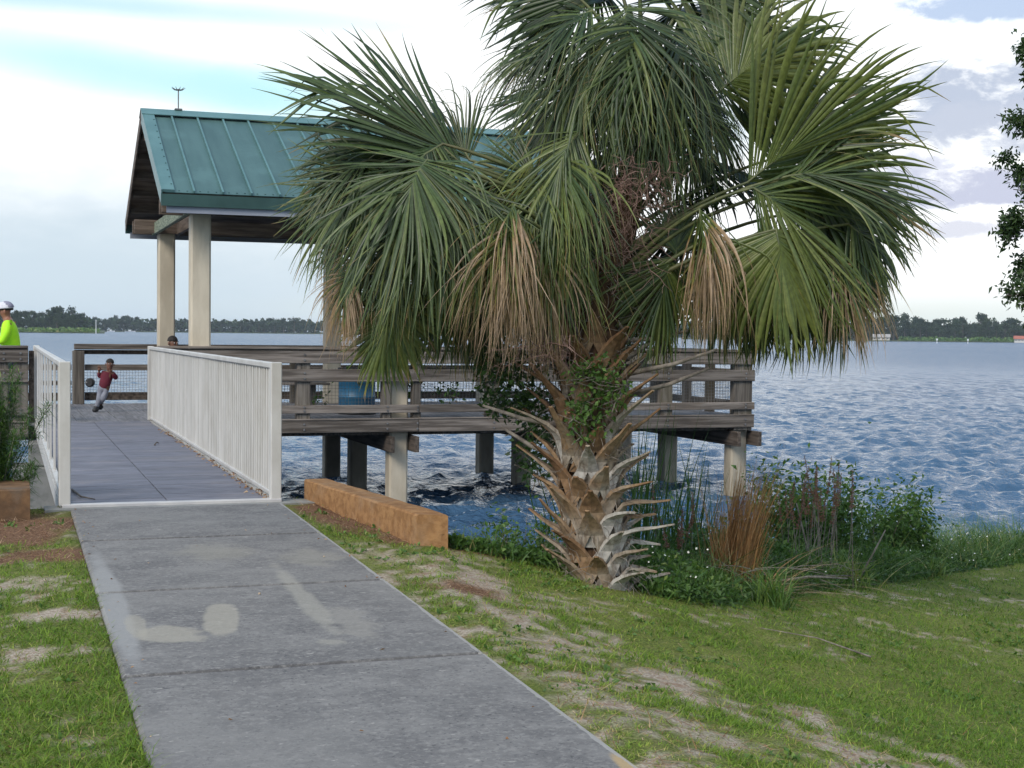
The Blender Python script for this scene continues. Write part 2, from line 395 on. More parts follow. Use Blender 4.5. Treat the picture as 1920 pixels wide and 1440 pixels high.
gx = axis(-60, -2.5, 13, 80, .06); gy = axis(-60, 3.6, 17.5, 40, .06)
GX, GY = np.meshgrid(gx, gy)
GZ = ground_z(GX, GY) + (fbm(GX, GY, 2.2, 2) - .5) * .05 * ((GX > PX1 + .1) | (GX < PX0 - .1)) + (fbm(GX, GY, 14, 4) - .5) * .016
on_path = (GX > PX0 + .02) & (GX < PX1 - .02) & (GY < PY1 - .02)
GZ = np.where(on_path, GZ - .06, GZ)
gv = np.stack([GX.ravel(), GY.ravel(), GZ.ravel()], 1)
nx, ny = len(gx), len(gy)
q = (np.arange(ny - 1)[:, None] * nx + np.arange(nx - 1)[None]).ravel()
gf = np.stack([q, q + 1, q + nx + 1, q + nx], 1)
def ground_material():
    m, t, b = new_mat('lawn_soil')
    bare = N(t, 'ShaderNodeAttribute', attribute_name='bare').outputs['Fac']
    straw = N(t, 'ShaderNodeAttribute', attribute_name='straw').outputs['Fac']
    wet = N(t, 'ShaderNodeAttribute', attribute_name='wet').outputs['Fac']
    fine = noise(t, 70, 5.0, .7); mid = noise(t, 9, 5.0, .6); big = noise(t, 1.3, 4.0, .5)
    turf = MIX(t, STEP(t, fine, .35, .65), (.068, .094, .022), (.215, .24, .062))
    turf = MIX(t, STEP(t, mid, .5, .75, 0, .40), turf, (.27, .20, .115))
    turf = MIX(t, STEP(t, big, .45, .7, 0, .4), turf, (.065, .09, .018))
    sand = MIX(t, STEP(t, fine, .35, .65), (.26, .20, .15), (.52, .45, .37))
    sand = MIX(t, STEP(t, mid, .52, .7, 0, .7), sand, (.25, .15, .10))
    needles = MIX(t, STEP(t, fine, .4, .6), (.10, .05, .03), (.27, .16, .10))
    col = MIX(t, bare, turf, sand); col = MIX(t, straw, col, needles)
    mud = MIX(t, STEP(t, mid, .4, .6), (.02, .018, .012), (.055, .045, .03))
    col = MIX(t, wet, col, mud)
    t.links.new(col, b.inputs['Base Color']); b.inputs['Roughness'].default_value = .95; b.inputs['Specular IOR Level'].default_value = .1
    bump(t, b, fine, .6, .02); return m
gm = mesh_np('ground', gv, gf, [ground_material()], smooth=True)
for nme, arr in (('bare', bare_mask(GX, GY) * (GY < bank(GX) + .1)), ('straw', straw_mask(GX, GY)), ('wet', sstep(GY - bank(GX), .0, .35))):
    a = gm.attributes.new(nme, 'FLOAT', 'POINT'); a.data.foreach_set('value', arr.ravel().astype(np.float32))
tag(link('ground', gm), kind='structure')

# ------------------------------------------------------------------ lake
def lake():
    yaw0 = math.pi / 2 - YAW
    ang = np.concatenate([yaw0 + np.linspace(-math.pi, -.52, 40)[:-1], yaw0 + np.linspace(-.52, .52, 640), yaw0 + np.linspace(.52, math.pi, 40)[1:]])
    r = np.concatenate([[6, 8], np.geomspace(9.5, 240, 680), np.geomspace(250, 4200, 36)])
    A, R = np.meshgrid(ang, r); X = R * np.cos(A); Y = R * np.sin(A)
    g = np.random.default_rng(11)
    H = np.zeros_like(X); DX = np.zeros_like(X); DY = np.zeros_like(X)
    w0 = math.radians(-62)                       # waves run in from the far left towards the bank
    for k in range(60):
        lam = .22 * (1.15 / .22) ** g.random(); kk = 2 * math.pi / lam
        th = w0 + g.normal() * .85; amp = .0098 * lam * g.uniform(.5, 1.2)
        cres = R * .00476 * 2.0                    # fade waves the rings cannot carry
        fade = np.clip(1.6 - cres / lam * 1.1, 0, 1)
        ph = kk * (X * math.cos(th) + Y * math.sin(th)) + g.random() * 6.28 + 1.6 * (fbm(X, Y, .09, k % 7, 2) - .5)
        c, s_ = np.cos(ph), np.sin(ph)
        H += fade * amp * c; DX -= fade * amp * s_ * math.cos(th) * .8; DY -= fade * amp * s_ * math.sin(th) * .8
    groups = .5 + 1.0 * fbm(X, Y, .2, 3, 3)
    H *= groups; DX *= groups; DY *= groups
    side = np.clip((.62 - np.abs(A - yaw0)) / .1, 0, 1); H *= side; DX *= side; DY *= side
    v = np.stack([(X + DX).ravel(), (Y + DY).ravel(), (WATER + H).ravel()], 1)
    na, nr = len(ang), len(r)
    q = (np.arange(nr - 1)[:, None] * na + np.arange(na - 1)[None]).ravel()
    f = np.stack([q, q + 1, q + na + 1, q + na], 1)
    m, t, b = new_mat('lake_water')
    b.inputs['Base Color'].default_value = (.050, .106, .188, 1); b.inputs['Roughness'].default_value = .10; b.inputs['Specular IOR Level'].default_value = .36; b.inputs['IOR'].default_value = 1.33
    n1 = noise(t, 2.2, 4.0, .6, (1, .6, 1), dist=.4); n2 = noise(t, 7.0, 3.0, .6); n3 = noise(t, .5, 5.0, .65, (1, .7, 1))
    h = MATH(t, 'ADD', MATH(t, 'MULTIPLY', n1, 1.0), MATH(t, 'MULTIPLY', n2, .25)); h = MATH(t, 'ADD', h, MATH(t, 'MULTIPLY', n3, 2.0))
    bump(t, b, h, .9, .2)
    rg = N(t, 'ShaderNodeAttribute', attribute_name='unresolved').outputs['Fac']
    t.links.new(STEP(t, rg, 0, 1, .10, .26), b.inputs['Roughness'])
    wp = noise(t, .016, 4.0, .6, (1, .45, 1)); t.links.new(MATH(t, 'MULTIPLY', STEP(t, rg, 0, 1, .36, .12), STEP(t, wp, .35, .65, .75, 1.2)), b.inputs['Specular IOR Level'])
    me = mesh_np('water', v, f, [m], smooth=True); a = me.attributes.new('unresolved', 'FLOAT', 'POINT'); a.data.foreach_set('value', sstep(np.log(R), math.log(35), math.log(320)).ravel().astype(np.float32))
    return tag(link('water', me), kind='structure')
lake()

# ------------------------------------------------------------------ path of concrete slabs
def concrete_path():
    m, t, b = new_mat('path_concrete')
    pos = N(t, 'ShaderNodeNewGeometry').outputs['Position']
    fine = noise(t, 90, 4.0, .7); mid = noise(t, 6.5, 7.0, .72, (1, 1.3, 1)); big = noise(t, 1.1, 4.0, .5); fleck = noise(t, 17, 3.0, .6, (1, 1.8, 1))
    grit = noise(t, 34, 5.0, .75); pit = noise(t, 55, 2.0, .5); blot = noise(t, 2.2, 6.0, .7, (1, 1.5, 1))
    col = MIX(t, STEP(t, mid, .3, .7), (.155, .147, .145), (.225, .215, .207))
    col = MIX(t, STEP(t, blot, .44, .62, 0, .7), col, (.122, .117, .118))
    col = MIX(t, STEP(t, grit, .48, .62, 0, .6), col, (.275, .262, .25))
    col = MIX(t, STEP(t, pit, .60, .70, 0, .7), col, (.07, .068, .072))
    col = MIX(t, STEP(t, big, .45, .7, 0, .5), col, (.235, .225, .215))
    col = MIX(t, STEP(t, fine, .55, .75, 0, .35), col, (.08, .08, .09))
    col = MIX(t, STEP(t, fleck, .64, .72, 0, .75), col, (.38, .36, .335))
    wob = noise(t, 6, 4.0, .6); wob2 = noise(t, 2.4, 3.0, .5)
    sx = N(t, 'ShaderNodeSeparateXYZ'); t.links.new(pos, sx.inputs[0]); x, y = sx.outputs[0], sx.outputs[1]
    def patch(cx, cy, a, b_, colour, amt, edge=.10, tilt=0.0, rough=.5):
        nonlocal col
        dx = MATH(t, 'SUBTRACT', x, cx); dy = MATH(t, 'SUBTRACT', y, cy); c, s_ = math.cos(tilt), math.sin(tilt)
        u = MATH(t, 'DIVIDE', MATH(t, 'ADD', MATH(t, 'MULTIPLY', dx, c), MATH(t, 'MULTIPLY', dy, s_)), a)
        v = MATH(t, 'DIVIDE', MATH(t, 'SUBTRACT', MATH(t, 'MULTIPLY', dy, c), MATH(t, 'MULTIPLY', dx, s_)), b_)
        r = MATH(t, 'SQRT', MATH(t, 'ADD', MATH(t, 'MULTIPLY', u, u), MATH(t, 'MULTIPLY', v, v)))
        r = MATH(t, 'ADD', MATH(t, 'SUBTRACT', 1.0, r), MATH(t, 'MULTIPLY', MATH(t, 'SUBTRACT', wob, .5), rough))
        r = MATH(t, 'ADD', r, MATH(t, 'MULTIPLY', MATH(t, 'SUBTRACT', wob2, .5), rough))
        col = MIX(t, MATH(t, 'MULTIPLY', STEP(t, r, 0, edge), amt), col, colour)
    SAND = (.36, .33, .275)
    patch(.515, 7.5, .085, 1.7, (.31, .305, .30), .75, .4, 0, .5)
    patch(.70, 6.74, .17, .23, SAND, .66, .3, .25, .9)
    patch(.58, 6.95, .06, .36, SAND, .55, .3, .0, .8)
    patch(.99, 7.02, .10, .40, SAND, .66, .25, -.16, .55)
    patch(1.47, 7.4, .07, 1.25, (.33, .31, .27), .62, .5, -.02, 1.0)
    patch(1.57, 6.7, .12, .42, (.30, .28, .25), .5, .5, -.05, 1.8)
    patch(1.75, 8.6, .2, .35, (.28, .26, .22), .45, .5, 0, 1.6)
    patch(1.4, 6.4, .1, .1, (.33, .31, .27), .6, .4, 0, 1.6)
    patch(1.2, 8.9, .3, .35, (.28, .26, .22), .5, .5, 0, .9)
    patch(1.98, 4.3, .05, .25, (.42, .30, .16), .9, .3, 0, .4)
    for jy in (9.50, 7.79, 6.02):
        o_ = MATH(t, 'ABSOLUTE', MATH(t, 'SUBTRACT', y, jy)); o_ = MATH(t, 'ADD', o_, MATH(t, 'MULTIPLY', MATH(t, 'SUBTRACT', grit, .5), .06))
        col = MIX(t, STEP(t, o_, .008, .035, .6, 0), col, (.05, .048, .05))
    edge = MATH(t, 'GREATER_THAN', MATH(t, 'ADD', x, MATH(t, 'MULTIPLY', MATH(t, 'SUBTRACT', wob, .5), .05)), PX1 - .03)
    col = MIX(t, MATH(t, 'MULTIPLY', edge, .75), col, (.36, .345, .325))
    t.links.new(col, b.inputs['Base Color']); b.inputs['Roughness'].default_value = .85; b.inputs['Specular IOR Level'].default_value = .3
    hh = MATH(t, 'ADD', MATH(t, 'MULTIPLY', grit, .8), mid); bump(t, b, hh, .6, .008)
    root = thing('path', (1.23, 6, 0), None, None, kind='structure')
    cuts = [PY1, 9.50, 7.79, 6.02, 4.25, 2.5, .75, -1.0, -2.8]
    zf = lambda y: -.0193 * (11.18 - max(y, -2))
    for hi, lo in zip(cuts, cuts[1:]):
        a, c = lo + .008, hi - .008
        mb = MB(); P = []
        ch = .014
        for yy, inset in ((a, 1), (a + ch, 0), (c - ch, 0), (c, 1)):
            for xx in (PX0, PX0 + ch, PX1 - ch, PX1):
                side = xx in (PX0, PX1)
                P.append((xx, yy, zf(yy) - (ch if side or inset else 0)))
        F_ = [(r * 4 + k, r * 4 + k + 1, r * 4 + k + 5, r * 4 + k + 4) for r in range(3) for k in range(3)]
        n0 = len(P); P += [(PX0, a, zf(a) - .12), (PX1, a, zf(a) - .12), (PX1, c, zf(c) - .12), (PX0, c, zf(c) - .12)]
        F_ += [(0, n0, n0 + 1, 3, 2, 1), (3, n0 + 1, n0 + 2, 15, 11, 7), (15, n0 + 2, n0 + 3, 12, 13, 14), (12, n0 + 3, n0, 0, 4, 8), (n0, n0 + 3, n0 + 2, n0 + 1)]
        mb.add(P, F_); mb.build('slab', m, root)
    mb = MB(); mb.box(PX0 - .18, PX1 + .28, PY1 + .03, BY0 + .12, -.5, -.012); mb.build('abutment_sill', grey_conc, root)
concrete_path()

# ------------------------------------------------------------------ footbridge
def footbridge():
    root = thing('footbridge', (1.2, BY0, 0), 'pale metal footbridge with a purple grey plank deck leading onto the pier', 'footbridge')
    xl, xr = .415, 1.985
    mb = MB()
    for x in (xl - .03, xr - .02): mb.box(x, x + .05, BY0 - .02, BY1, -.13, -.002)
    for y in np.linspace(BY0 + .1, BY1 - .1, 9): mb.box(xl + .02, xr - .02, y - .04, y + .04, -.2, -.045)
    mb.build('girder', alu, root)
    mid = 1.18; y = BY0 + .03; first = None; k = 0
    while y < BY1 - .16:
        for a, c in ((xl + .045, mid - .004), (mid + .004, xr - .045)):
            if first is None or k < 2:
                mb = MB(); mb.cbox(a, c, y, y + .138, -.04, 0, .004); o = mb.build('plank', bridge_plank, root)
                if k == 0: first = [o]
                else: first.append(o)
            else: twin(first[k % 2], (0, .142 * (k // 2), random.uniform(-.0025, .0025)))
            k += 1
        y += .142
    mb = MB(); mb.cbox(xl - .02, xr + .045, BY0 - .05, BY0 + .025, -.05, .012, .006); mb.build('threshold_plate', alu_edge, root)
    for x, full in ((xl, False), (xr, True)):
        rl = MB(); rl.cbox(x - .028, x + .028, BY0 + .045, BY1 - .03, 1.02, 1.068, .008)
        r = rl.build('railing', alu, root)
        b = MB(); b.cbox(x - .022, x + .022, BY0 + .04, BY1 - .03, .02, .055, .005); b.build('bottom_rail', alu, r)
        for yy in (BY0, BY1 - .03):
            p = MB(); p.cbox(x - .042, x + .042, yy - .042, yy + .042, 0, 1.072, .006); p.build('post', alu, r)
        sp = .118 if full else 1.13
        w = .0125 if full else .0115
        ys = np.arange(BY0 + sp, BY1 - .1, sp)
        p = MB(); p.cbox(x - w, x + w, ys[0] - w, ys[0] + w, .05, 1.022, .004); o = p.build('baluster', alu, r)
        for yy in ys[1:]: twin(o, (random.uniform(-.003, .003), yy - ys[0], 0))
footbridge()

# ------------------------------------------------------------------ walls and footing on the bank
def rough_block(mb, corners, z0, z1, n=14, jit=.0022):
    """long low wall between two end sections, with a worn, slightly uneven top edge"""
    (a0, a1), (b0, b1) = corners
    a0, a1, b0, b1 = map(np.array, (a0, a1, b0, b1)); g = np.random.default_rng(5); v = []
    for i in range(n + 1):
        k = i / n; p = a0 + (b0 - a0) * k; q_ = a1 + (b1 - a1) * k; u = (q_ - p) / np.linalg.norm(q_ - p)
        c = .012
        for s_, z in ((p, z0[0] + (z0[1] - z0[0]) * k), (p, z1 - c), (p + u * c, z1), (q_ - u * c, z1), (q_, z1 - c), (q_, z0[0] + (z0[1] - z0[0]) * k)):
            v.append((*(s_ + g.normal(size=2) * jit * .5), z + g.normal() * jit * (z > -.3)))
    f = [(i * 6 + j, i * 6 + j + 1, i * 6 + j + 7, i * 6 + j + 6) for i in range(n) for j in range(5)]
    f += [tuple(range(6))[::-1], tuple(range(n * 6, n * 6 + 6))]
    mb.add(v, f)
w = MB(); rough_block(w, (((2.235, 11.28), (2.43, 11.33)), ((2.505, 8.93), (2.70, 8.88))), (-.6, -1.0), .142, 18)
tag(w.build('wing_wall', rust_conc), 'rust stained concrete wall running from the bridge towards the palm', 'wall')
w = MB(); rough_block(w, (((.165, 10.75), (.165, 11.42)), ((-1.7, 10.75), (-1.7, 11.42))), (-.6, -.6), .178, 12)
tag(w.build('wing_wall', brown_conc), 'brown stained concrete block on the left bank beside the bridge railing', 'wall')
ft = thing('bridge_footing', (1.1, 21, WATER), 'stepped grey concrete footing in the water under the far bridge end', 'footing')
mb = MB(); mb.cbox(.30, 2.1, 20.55, 21.15, -.57, -.245, .02); mb.build('upper_block', grey_conc, ft)
mb = MB(); mb.cbox(.09, 2.3, 20.5, 21.3, -2.4, -.572, .02); mb.build('lower_block', grey_conc, ft)

# ------------------------------------------------------------------ fishing pier
COLX = [2.67, 5.64, 8.6]; PILEX = [-3.3, -.35, 2.67, 5.64, 8.6, 11.45]
XE = 11.62
def bolt_mb(mb, x, y, z, r=.016):
    mb.add([(x + r * math.cos(k * 1.0472), y - d, z + r * math.sin(k * 1.0472)) for d in (0, .014) for k in range(6)],
           [(0, 1, 2, 3, 4, 5), (11, 10, 9, 8, 7, 6)] + [(k, (k + 1) % 6, 6 + (k + 1) % 6, 6 + k) for k in range(6)])
def pier():
    root = thing('fishing_pier', (4, 23.6, 0), 'weathered grey timber fishing pier on square piles over the lake', 'pier')
    # deck boards run out from the bank, one object each
    first = None; x = -4.2; k = 0
    while x < XE - .1:
        if first is None:
            mb = MB(); mb.cbox(x, x + .138, 21.05, 26.3, -.04, 0, .005); first = mb.build('plank', deck_wood, root)
        else: twin(first, (.1435 * k, random.uniform(-.012, .012), random.uniform(-.004, .003)))
        k += 1; x += .1435
    for y in (21.25, 22.4, 23.6, 24.8, 26.0):
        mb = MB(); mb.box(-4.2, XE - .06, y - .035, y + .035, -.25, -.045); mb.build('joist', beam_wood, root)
    for px in PILEX:
        for dx in (-.19, .19):
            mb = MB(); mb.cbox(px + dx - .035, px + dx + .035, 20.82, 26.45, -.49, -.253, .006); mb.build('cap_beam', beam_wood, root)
        for y in (21.3, 23.9, 25.95):
            h = .145; c = .03; poly = [(-h + c, -h), (h - c, -h), (h, -h + c), (h, h - c), (h - c, h), (-h + c, h), (-h, h - c), (-h, -h + c)]
            mb = MB(); mb.prism([(px + a, y + b) for a, b in poly], 2, -3.2, -.045)
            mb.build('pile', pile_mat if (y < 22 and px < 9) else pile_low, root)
    def boards(name, segs, y0, y1, z0, z1, m=wood_x, bolts=None):
        for a, b in segs:
            mb = MB(); dz = random.uniform(-.006, .006); mb.cbox(a, b, y0, y1, z0 + dz, z1 + dz, .006); o = mb.build(name, m, root)
            if bolts:
                bb = MB()
                for px in bolts:
                    if a < px < b:
                        for fz in (.28, .72): bolt_mb(bb, px, y0, z0 + (z1 - z0) * fz)
                if bb.v: tag(bb.build('bolt', steel, o), kind='stuff')
    NP = [-3.2, -1.7, -.02, .2, 2.14, 4.15, 5.41, 5.88, 7.1, 8.37, 8.84, 10.05, 11.45]
    segs = [(-4.2, .30), (2.06, 5.9), (5.906, 8.95), (8.956, XE)]
    boards('fascia_board', segs, 20.985, 21.03, -.195, -.006, wood_x, NP)
    boards('edge_board', segs, 20.975, 21.045, -.003, .022)
    up_ = [(-4.2, .30), (2.06, 6.4), (6.404, XE)]
    boards('rail_board', up_, 20.975, 21.012, .835, 1.02, wood_x, NP)
    boards('rail_board', segs, 20.975, 21.012, .565, .748, wood_x, NP)
    boards('rail_board', segs, 20.975, 21.012, .105, .225, wood_x, NP)
    boards('cap_board', up_, 20.95, 21.2, 1.04, 1.076)
    boards('cap_support', up_, 21.02, 21.06, .95, 1.039)
    def post(x, y, wx, wy, z0, z1, m=wood_z):
        mb = MB(); mb.cbox(x - wx / 2, x + wx / 2, y - wy / 2, y + wy / 2, z0, z1, .008); mb.build('rail_post', m, root)
    for x in NP: post(x, 21.10, .2 if x in (4.15, 7.1, 10.05, .2) else .125, .17, -.2, 1.035)
    post(11.43, 21.10, .33, .165, -.24, 1.035)
    post(.345, 21.22, .07, .1, -.2, 1.0, beam_wood)
    # far rail, lower to the left of its first tall post
    FP = [1.2, 3.1, 5.0, 6.9, 8.8, 10.5, 11.5]
    for x in FP: post(x, 26.12, .2, .12, 0, .93)
    for x in (-3.6, -2.0, -.4): post(x, 26.12, .14, .12, 0, .66)
    boards('rail_board', [(1.13, 6.0), (6.004, XE)], 26.06, 26.26, .955, 1.05)
    boards('rail_board', [(1.13, 6.0), (6.004, XE)], 26.19, 26.24, .865, .94, beam_wood)  # dark wood puts the shadow below the top board into the colour
    boards('rail_board', [(-4.2, 1.09), (1.31, 6.0), (6.004, XE)], 26.19, 26.23, .585, .69)
    boards('rail_board', [(-4.2, 1.09), (1.31, 6.0), (6.004, XE)], 26.19, 26.23, .06, .20, beam_wood)
    boards('rail_board', [(-4.2, 1.09)], 26.19, 26.23, .33, .41, beam_wood)
    # right end rail
    for y in (22.35, 23.25, 24.6, 25.95): post(11.5, y, .12, .17, -.2, 1.035)
    for z0, z1 in ((.835, 1.02), (.565, .748), (.105, .225), (-.195, -.006)):
        mb = MB(); mb.cbox(XE - .038, XE - .002, 21.05, 26.3, z0, z1, .006); mb.build('rail_board', wood_y, root)
    mb = MB(); mb.cbox(XE - .2, XE + .03, 21.21, 26.3, 1.042, 1.078, .006); mb.build('cap_board', wood_y, root)
    # welded wire panels
    def wire(x0, x1, y, z0, z1, along_y=False, step=.051):
        mb = MB(); r = .0022
        def bar(a0, a1, c0, c1):
            if along_y: mb.box(y - r, y + r, a0, a1, c0, c1)
            else: mb.box(a0, a1, y - r, y + r, c0, c1)
        for a in np.arange(x0, x1, step): bar(a - r, a + r, z0, z1)
        for z in np.arange(z0, z1, step): bar(x0, x1, z - r, z + r)
        tag(mb.build('wire_mesh', galv, root, fix=False), kind='stuff')
    for a, b in ((-4.2, .30), (2.06, 5.34), (5.95, 8.3), (8.9, 11.26)): wire(a, b, 21.2, .1, .76)
    wire(1.3, XE - .1, 26.17, .19, .6); wire(-4.2, 1.1, 26.17, .19, .6); wire(21.2, 26.1, XE - .06, .1, .76, True)
pier()

# ------------------------------------------------------------------ pavilion on the pier
def pavilion():
    root = thing('pavilion', (5.6, 23.65, 0), 'open pavilion with teal standing seam gable roof on cream posts', 'pavilion')
    RX0, RX1, EYN, RY, EZ, RZ = 2.07, 9.25, 20.5, 23.65, 3.21, 4.76
    ln = math.hypot(RY - EYN, RZ - EZ); sl = np.array([(RY - EYN) / ln, (RZ - EZ) / ln]); nm = np.array([-sl[1], sl[0]])
    def slab(mb, x0, x1, s0, s1, t0, t1, side=1, m=0):
        v = []
        for t_ in (t0, t1):
            for s_ in (s0, s1):
                y, z = np.array([EYN, EZ]) + sl * s_ + nm * t_
                if side < 0: y = 2 * RY - y
                v += [(x0, y, z), (x1, y, z)]
        mb.add(v, [(0, 2, 3, 1), (4, 5, 7, 6), (0, 1, 5, 4), (2, 6, 7, 3), (0, 4, 6, 2), (1, 3, 7, 5)], m)
    def part(name, mat, *a, **k):
        mb = MB(); slab(mb, *a, **k); return mb.build(name, mat, root)
    h = .145; c = .028; poly = [(-h + c, -h), (h - c, -h), (h, -h + c), (h, h - c), (h - c, h), (-h + c, h), (-h, h - c), (-h, -h + c)]
    for x in COLX:
        for y in (21.3, 25.95):
            mb = MB(); mb.prism([(x + a, y + b) for a, b in poly], 2, .001, 2.98); mb.build('column', pile_mat, root)
    seams = [RX0 + .02] + [2.49 + .4 * k for k in range(17)] + [RX1 - .02]
    for side in (1, -1):
        for a, b in zip(seams, seams[1:]): part('roof_panel', teal, a + .002, b - .002, 0, ln - .02, .002, .012, side)
        for a in seams[1:-1]: part('seam', teal_edge, a - .014, a + .014, -.005, ln - .03, .0125, .048, side)
        for a, b in ((RX0 - .012, RX0 + .15), (RX1 - .15, RX1 + .012)): part('rake_trim', teal_edge, a, b, -.004, ln - .01, .013, .052, side)
        for x in (RX0 - .032, RX1 + .013):
            part('rake_board', teal_edge if side > 0 else roof_wood, x, x + .019, -.01, ln - .01, -.15, .05, side)
        part('roof_deck', roof_wood, RX0, RX1, .03, ln - .02, -.045, .0, side)
        part('ridge_cap', teal_edge, RX0 - .04, RX1 + .04, ln - .26, ln + .012, .05, .062, side)
        scr = MB()
        for a, b in zip(seams, seams[1:]):
            for f_ in (.22, .5, .78): slab(scr, a + (b - a) * f_ - .011, a + (b - a) * f_ + .011, .05, .07, .012, .018, side)
        for s_ in np.arange(.2, ln - .3, .28): slab(scr, RX0 + .115, RX0 + .135, s_, s_ + .02, .052, .058, side)
        tag(scr.build('screws', teal_dark, root), kind='stuff')
        ye = EYN if side > 0 else 2 * RY - EYN; sg = side
        mb = MB(); y0, y1 = sorted((ye - .012 * sg, ye + .02 * sg)); mb.box(RX0 - .03, RX1 + .03, y0, y1, 3.03, 3.195); mb.build('eave_fascia', teal_dark, root)
        mb = MB(); y0, y1 = sorted((ye + .03 * sg, ye + .07 * sg)); mb.box(RX0 + .05, RX1 - .05, y0, y1, 2.94, 3.05); mb.build('sub_fascia', white_fascia, root)
        for s_ in np.arange(.55, ln - .2, .58): part('purlin', roof_wood, RX0 + .02, RX1 - .02, s_, s_ + .09, -.16, -.047, side)
        for x in COLX: part('rafter', roof_wood, x - .04, x + .04, .3, ln - .05, -.33, -.162, side)
        yc = 21.3 if side > 0 else 25.95
        for dy in (-.19, .19):
            mb = MB(); mb.cbox(RX0 + .04, RX1 - .04, yc + dy - .035, yc + dy + .035, 2.98, 3.21, .006); mb.build('header_beam', roof_wood, root)
    mb = MB(); mb.box(RX0 + .02, RX1 - .02, RY - .05, RY + .05, RZ - .45, RZ - .06); mb.build('ridge_beam', roof_wood, root)
    for x in COLX:
        for dx in (-.19, .19):
            mb = MB(); mb.cbox(x + dx - .035, x + dx + .035, 21.0, 26.25, 2.97, 3.17, .006)
            mb.build('tie_beam', green_wood if (x == 2.67 and dx < 0) else roof_wood, root)
    return RY, RZ
RY, RZ = pavilion()
bd = thing('bird_deterrent', (2.62, RY, RZ + .06), 'thin rod with a ring of spikes standing on the teal roof ridge', 'bird deterrent')
mb = MB(); mb.tube([(2.62, RY, RZ + .05), (2.62, RY, RZ + .40)], .011, 6); mb.cbox(2.56, 2.68, RY - .05, RY + .05, RZ + .06, RZ + .085, .005); mb.build('rod', steel, bd)
for k in range(9):
    w = k * 2 * math.pi / 9
    mb = MB(); mb.tube([(2.62, RY, RZ + .38), (2.62 + .06 * math.cos(w), RY + .06 * math.sin(w), RZ + .385), (2.62 + .11 * math.cos(w), RY + .11 * math.sin(w), RZ + .42)], [.008, .008, .003], 4); mb.build('spike', steel, bd)

# barrel, bench and reel on the pier
bar = thing('trash_barrel', (5.3, 22.5, 0), 'blue steel trash barrel with a black bag behind the pier rail', 'trash barrel')
mb = MB(); pr = [(.285, .03), (.29, .05), (.29, .26), (.303, .275), (.29, .29), (.29, .5), (.303, .515), (.29, .53), (.29, .68), (.302, .69), (.302, .71), (.28, .712)]; mb.lathe(pr, 5.3, 22.5, 28); mb.build('drum', blue_steel, bar, True)
mb = MB(); mb.lathe([(.285, .0), (.30, .002), (.30, .032), (.284, .034)], 5.3, 22.5, 28); mb.build('base_ring', black_rub, bar, True)
g = np.random.default_rng(2); mb = MB(); n = 40
v = [(5.3 + (.305 + .012 * g.random()) * math.cos(2 * math.pi * j / n) * s_, 22.5 + (.305 + .012 * g.random()) * math.sin(2 * math.pi * j / n) * s_, z + g.normal() * .008) for s_, z in ((1, .6), (1.01, .67), (1.0, .725), (.9, .735), (.8, .62)) for j in range(n)]
mb.add(v, [(i * n + j, i * n + (j + 1) % n, (i + 1) * n + (j + 1) % n, (i + 1) * n + j) for i in range(4) for j in range(n)]); mb.build('bag_liner', black_rub, bar)
be = thing('bench', (4.5, 23.6, 0), 'low timber bench on the pier deck left of the blue barrel', 'bench')
for y in (23.42, 23.575, 23.73):
    mb = MB(); mb.cbox(3.7, 5.05, y - .07, y + .07, .43, .465, .005); mb.build('seat_plank', wood_x, be)
for x in (3.9, 4.8):
    mb = MB(); mb.cbox(x - .045, x + .045, 23.5, 23.66, 0.001, .43, .005); mb.build('leg', wood_z, be)
re = thing('reel', (1.36, 26.0, .38), 'small dark round reel fixed to the first tall post of the far rail', 'reel')
mb = MB(); mb.tube([(1.31, 25.99, .38), (1.36, 25.99, .38)], .02, 8); mb.build('axle', steel, re)
mb = MB(); mb.tube([(1.37, 25.95, .38), (1.38, 25.965, .38), (1.40, 26.02, .38), (1.41, 26.035, .38)], [.06, .08, .08, .06], 16); mb.build('spool', black_rub, re)

# ------------------------------------------------------------------ people
Z = np.array([0, 0, 1.0])
skin_dark = surf('brown_skin', (.15, .068, .042), (.19, .09, .056), 12, .5, None, 0, vary=0)
skin_tan = surf('tan_skin', (.27, .12, .075), (.32, .15, .095), 12, .5, None, 0, vary=0)
hair_m = surf('dark_hair', (.012, .010, .009), (.028, .022, .018), 60, .8, None, .5, vary=0)
neon = surf('neon_yellow_cloth', (.42, .92, .012), (.52, 1.0, .02), 9, .7, None, .3, vary=0)
maroon = surf('maroon_cloth', (.105, .008, .022), (.135, .011, .028), 14, .8, None, .3, vary=0)
grey_cl = surf('light_grey_cloth', (.19, .20, .25), (.26, .27, .32), 14, .85, None, .3, vary=0)
navy = surf('navy_cloth', (.02, .025, .05), (.035, .04, .07), 14, .85, None, .3, vary=0)
shoe_m = surf('dark_shoe', (.015, .015, .018), (.03, .03, .034), 14, .6, None, .1, vary=0)
eye_m = surf('eye_white', (.6, .6, .58), (.7, .7, .68), 10, .3, None, 0, vary=0)
lip_m = surf('lips', (.16, .05, .045), (.2, .07, .06), 10, .5, None, 0, vary=0)
cap_white = surf('white_cap_cloth', (.62, .62, .68), (.74, .74, .8), 12, .8, None, .1, vary=0)
cap_mesh = surf('grey_cap_mesh', (.22, .22, .30), (.32, .32, .42), 40, .8, None, .2, vary=0)
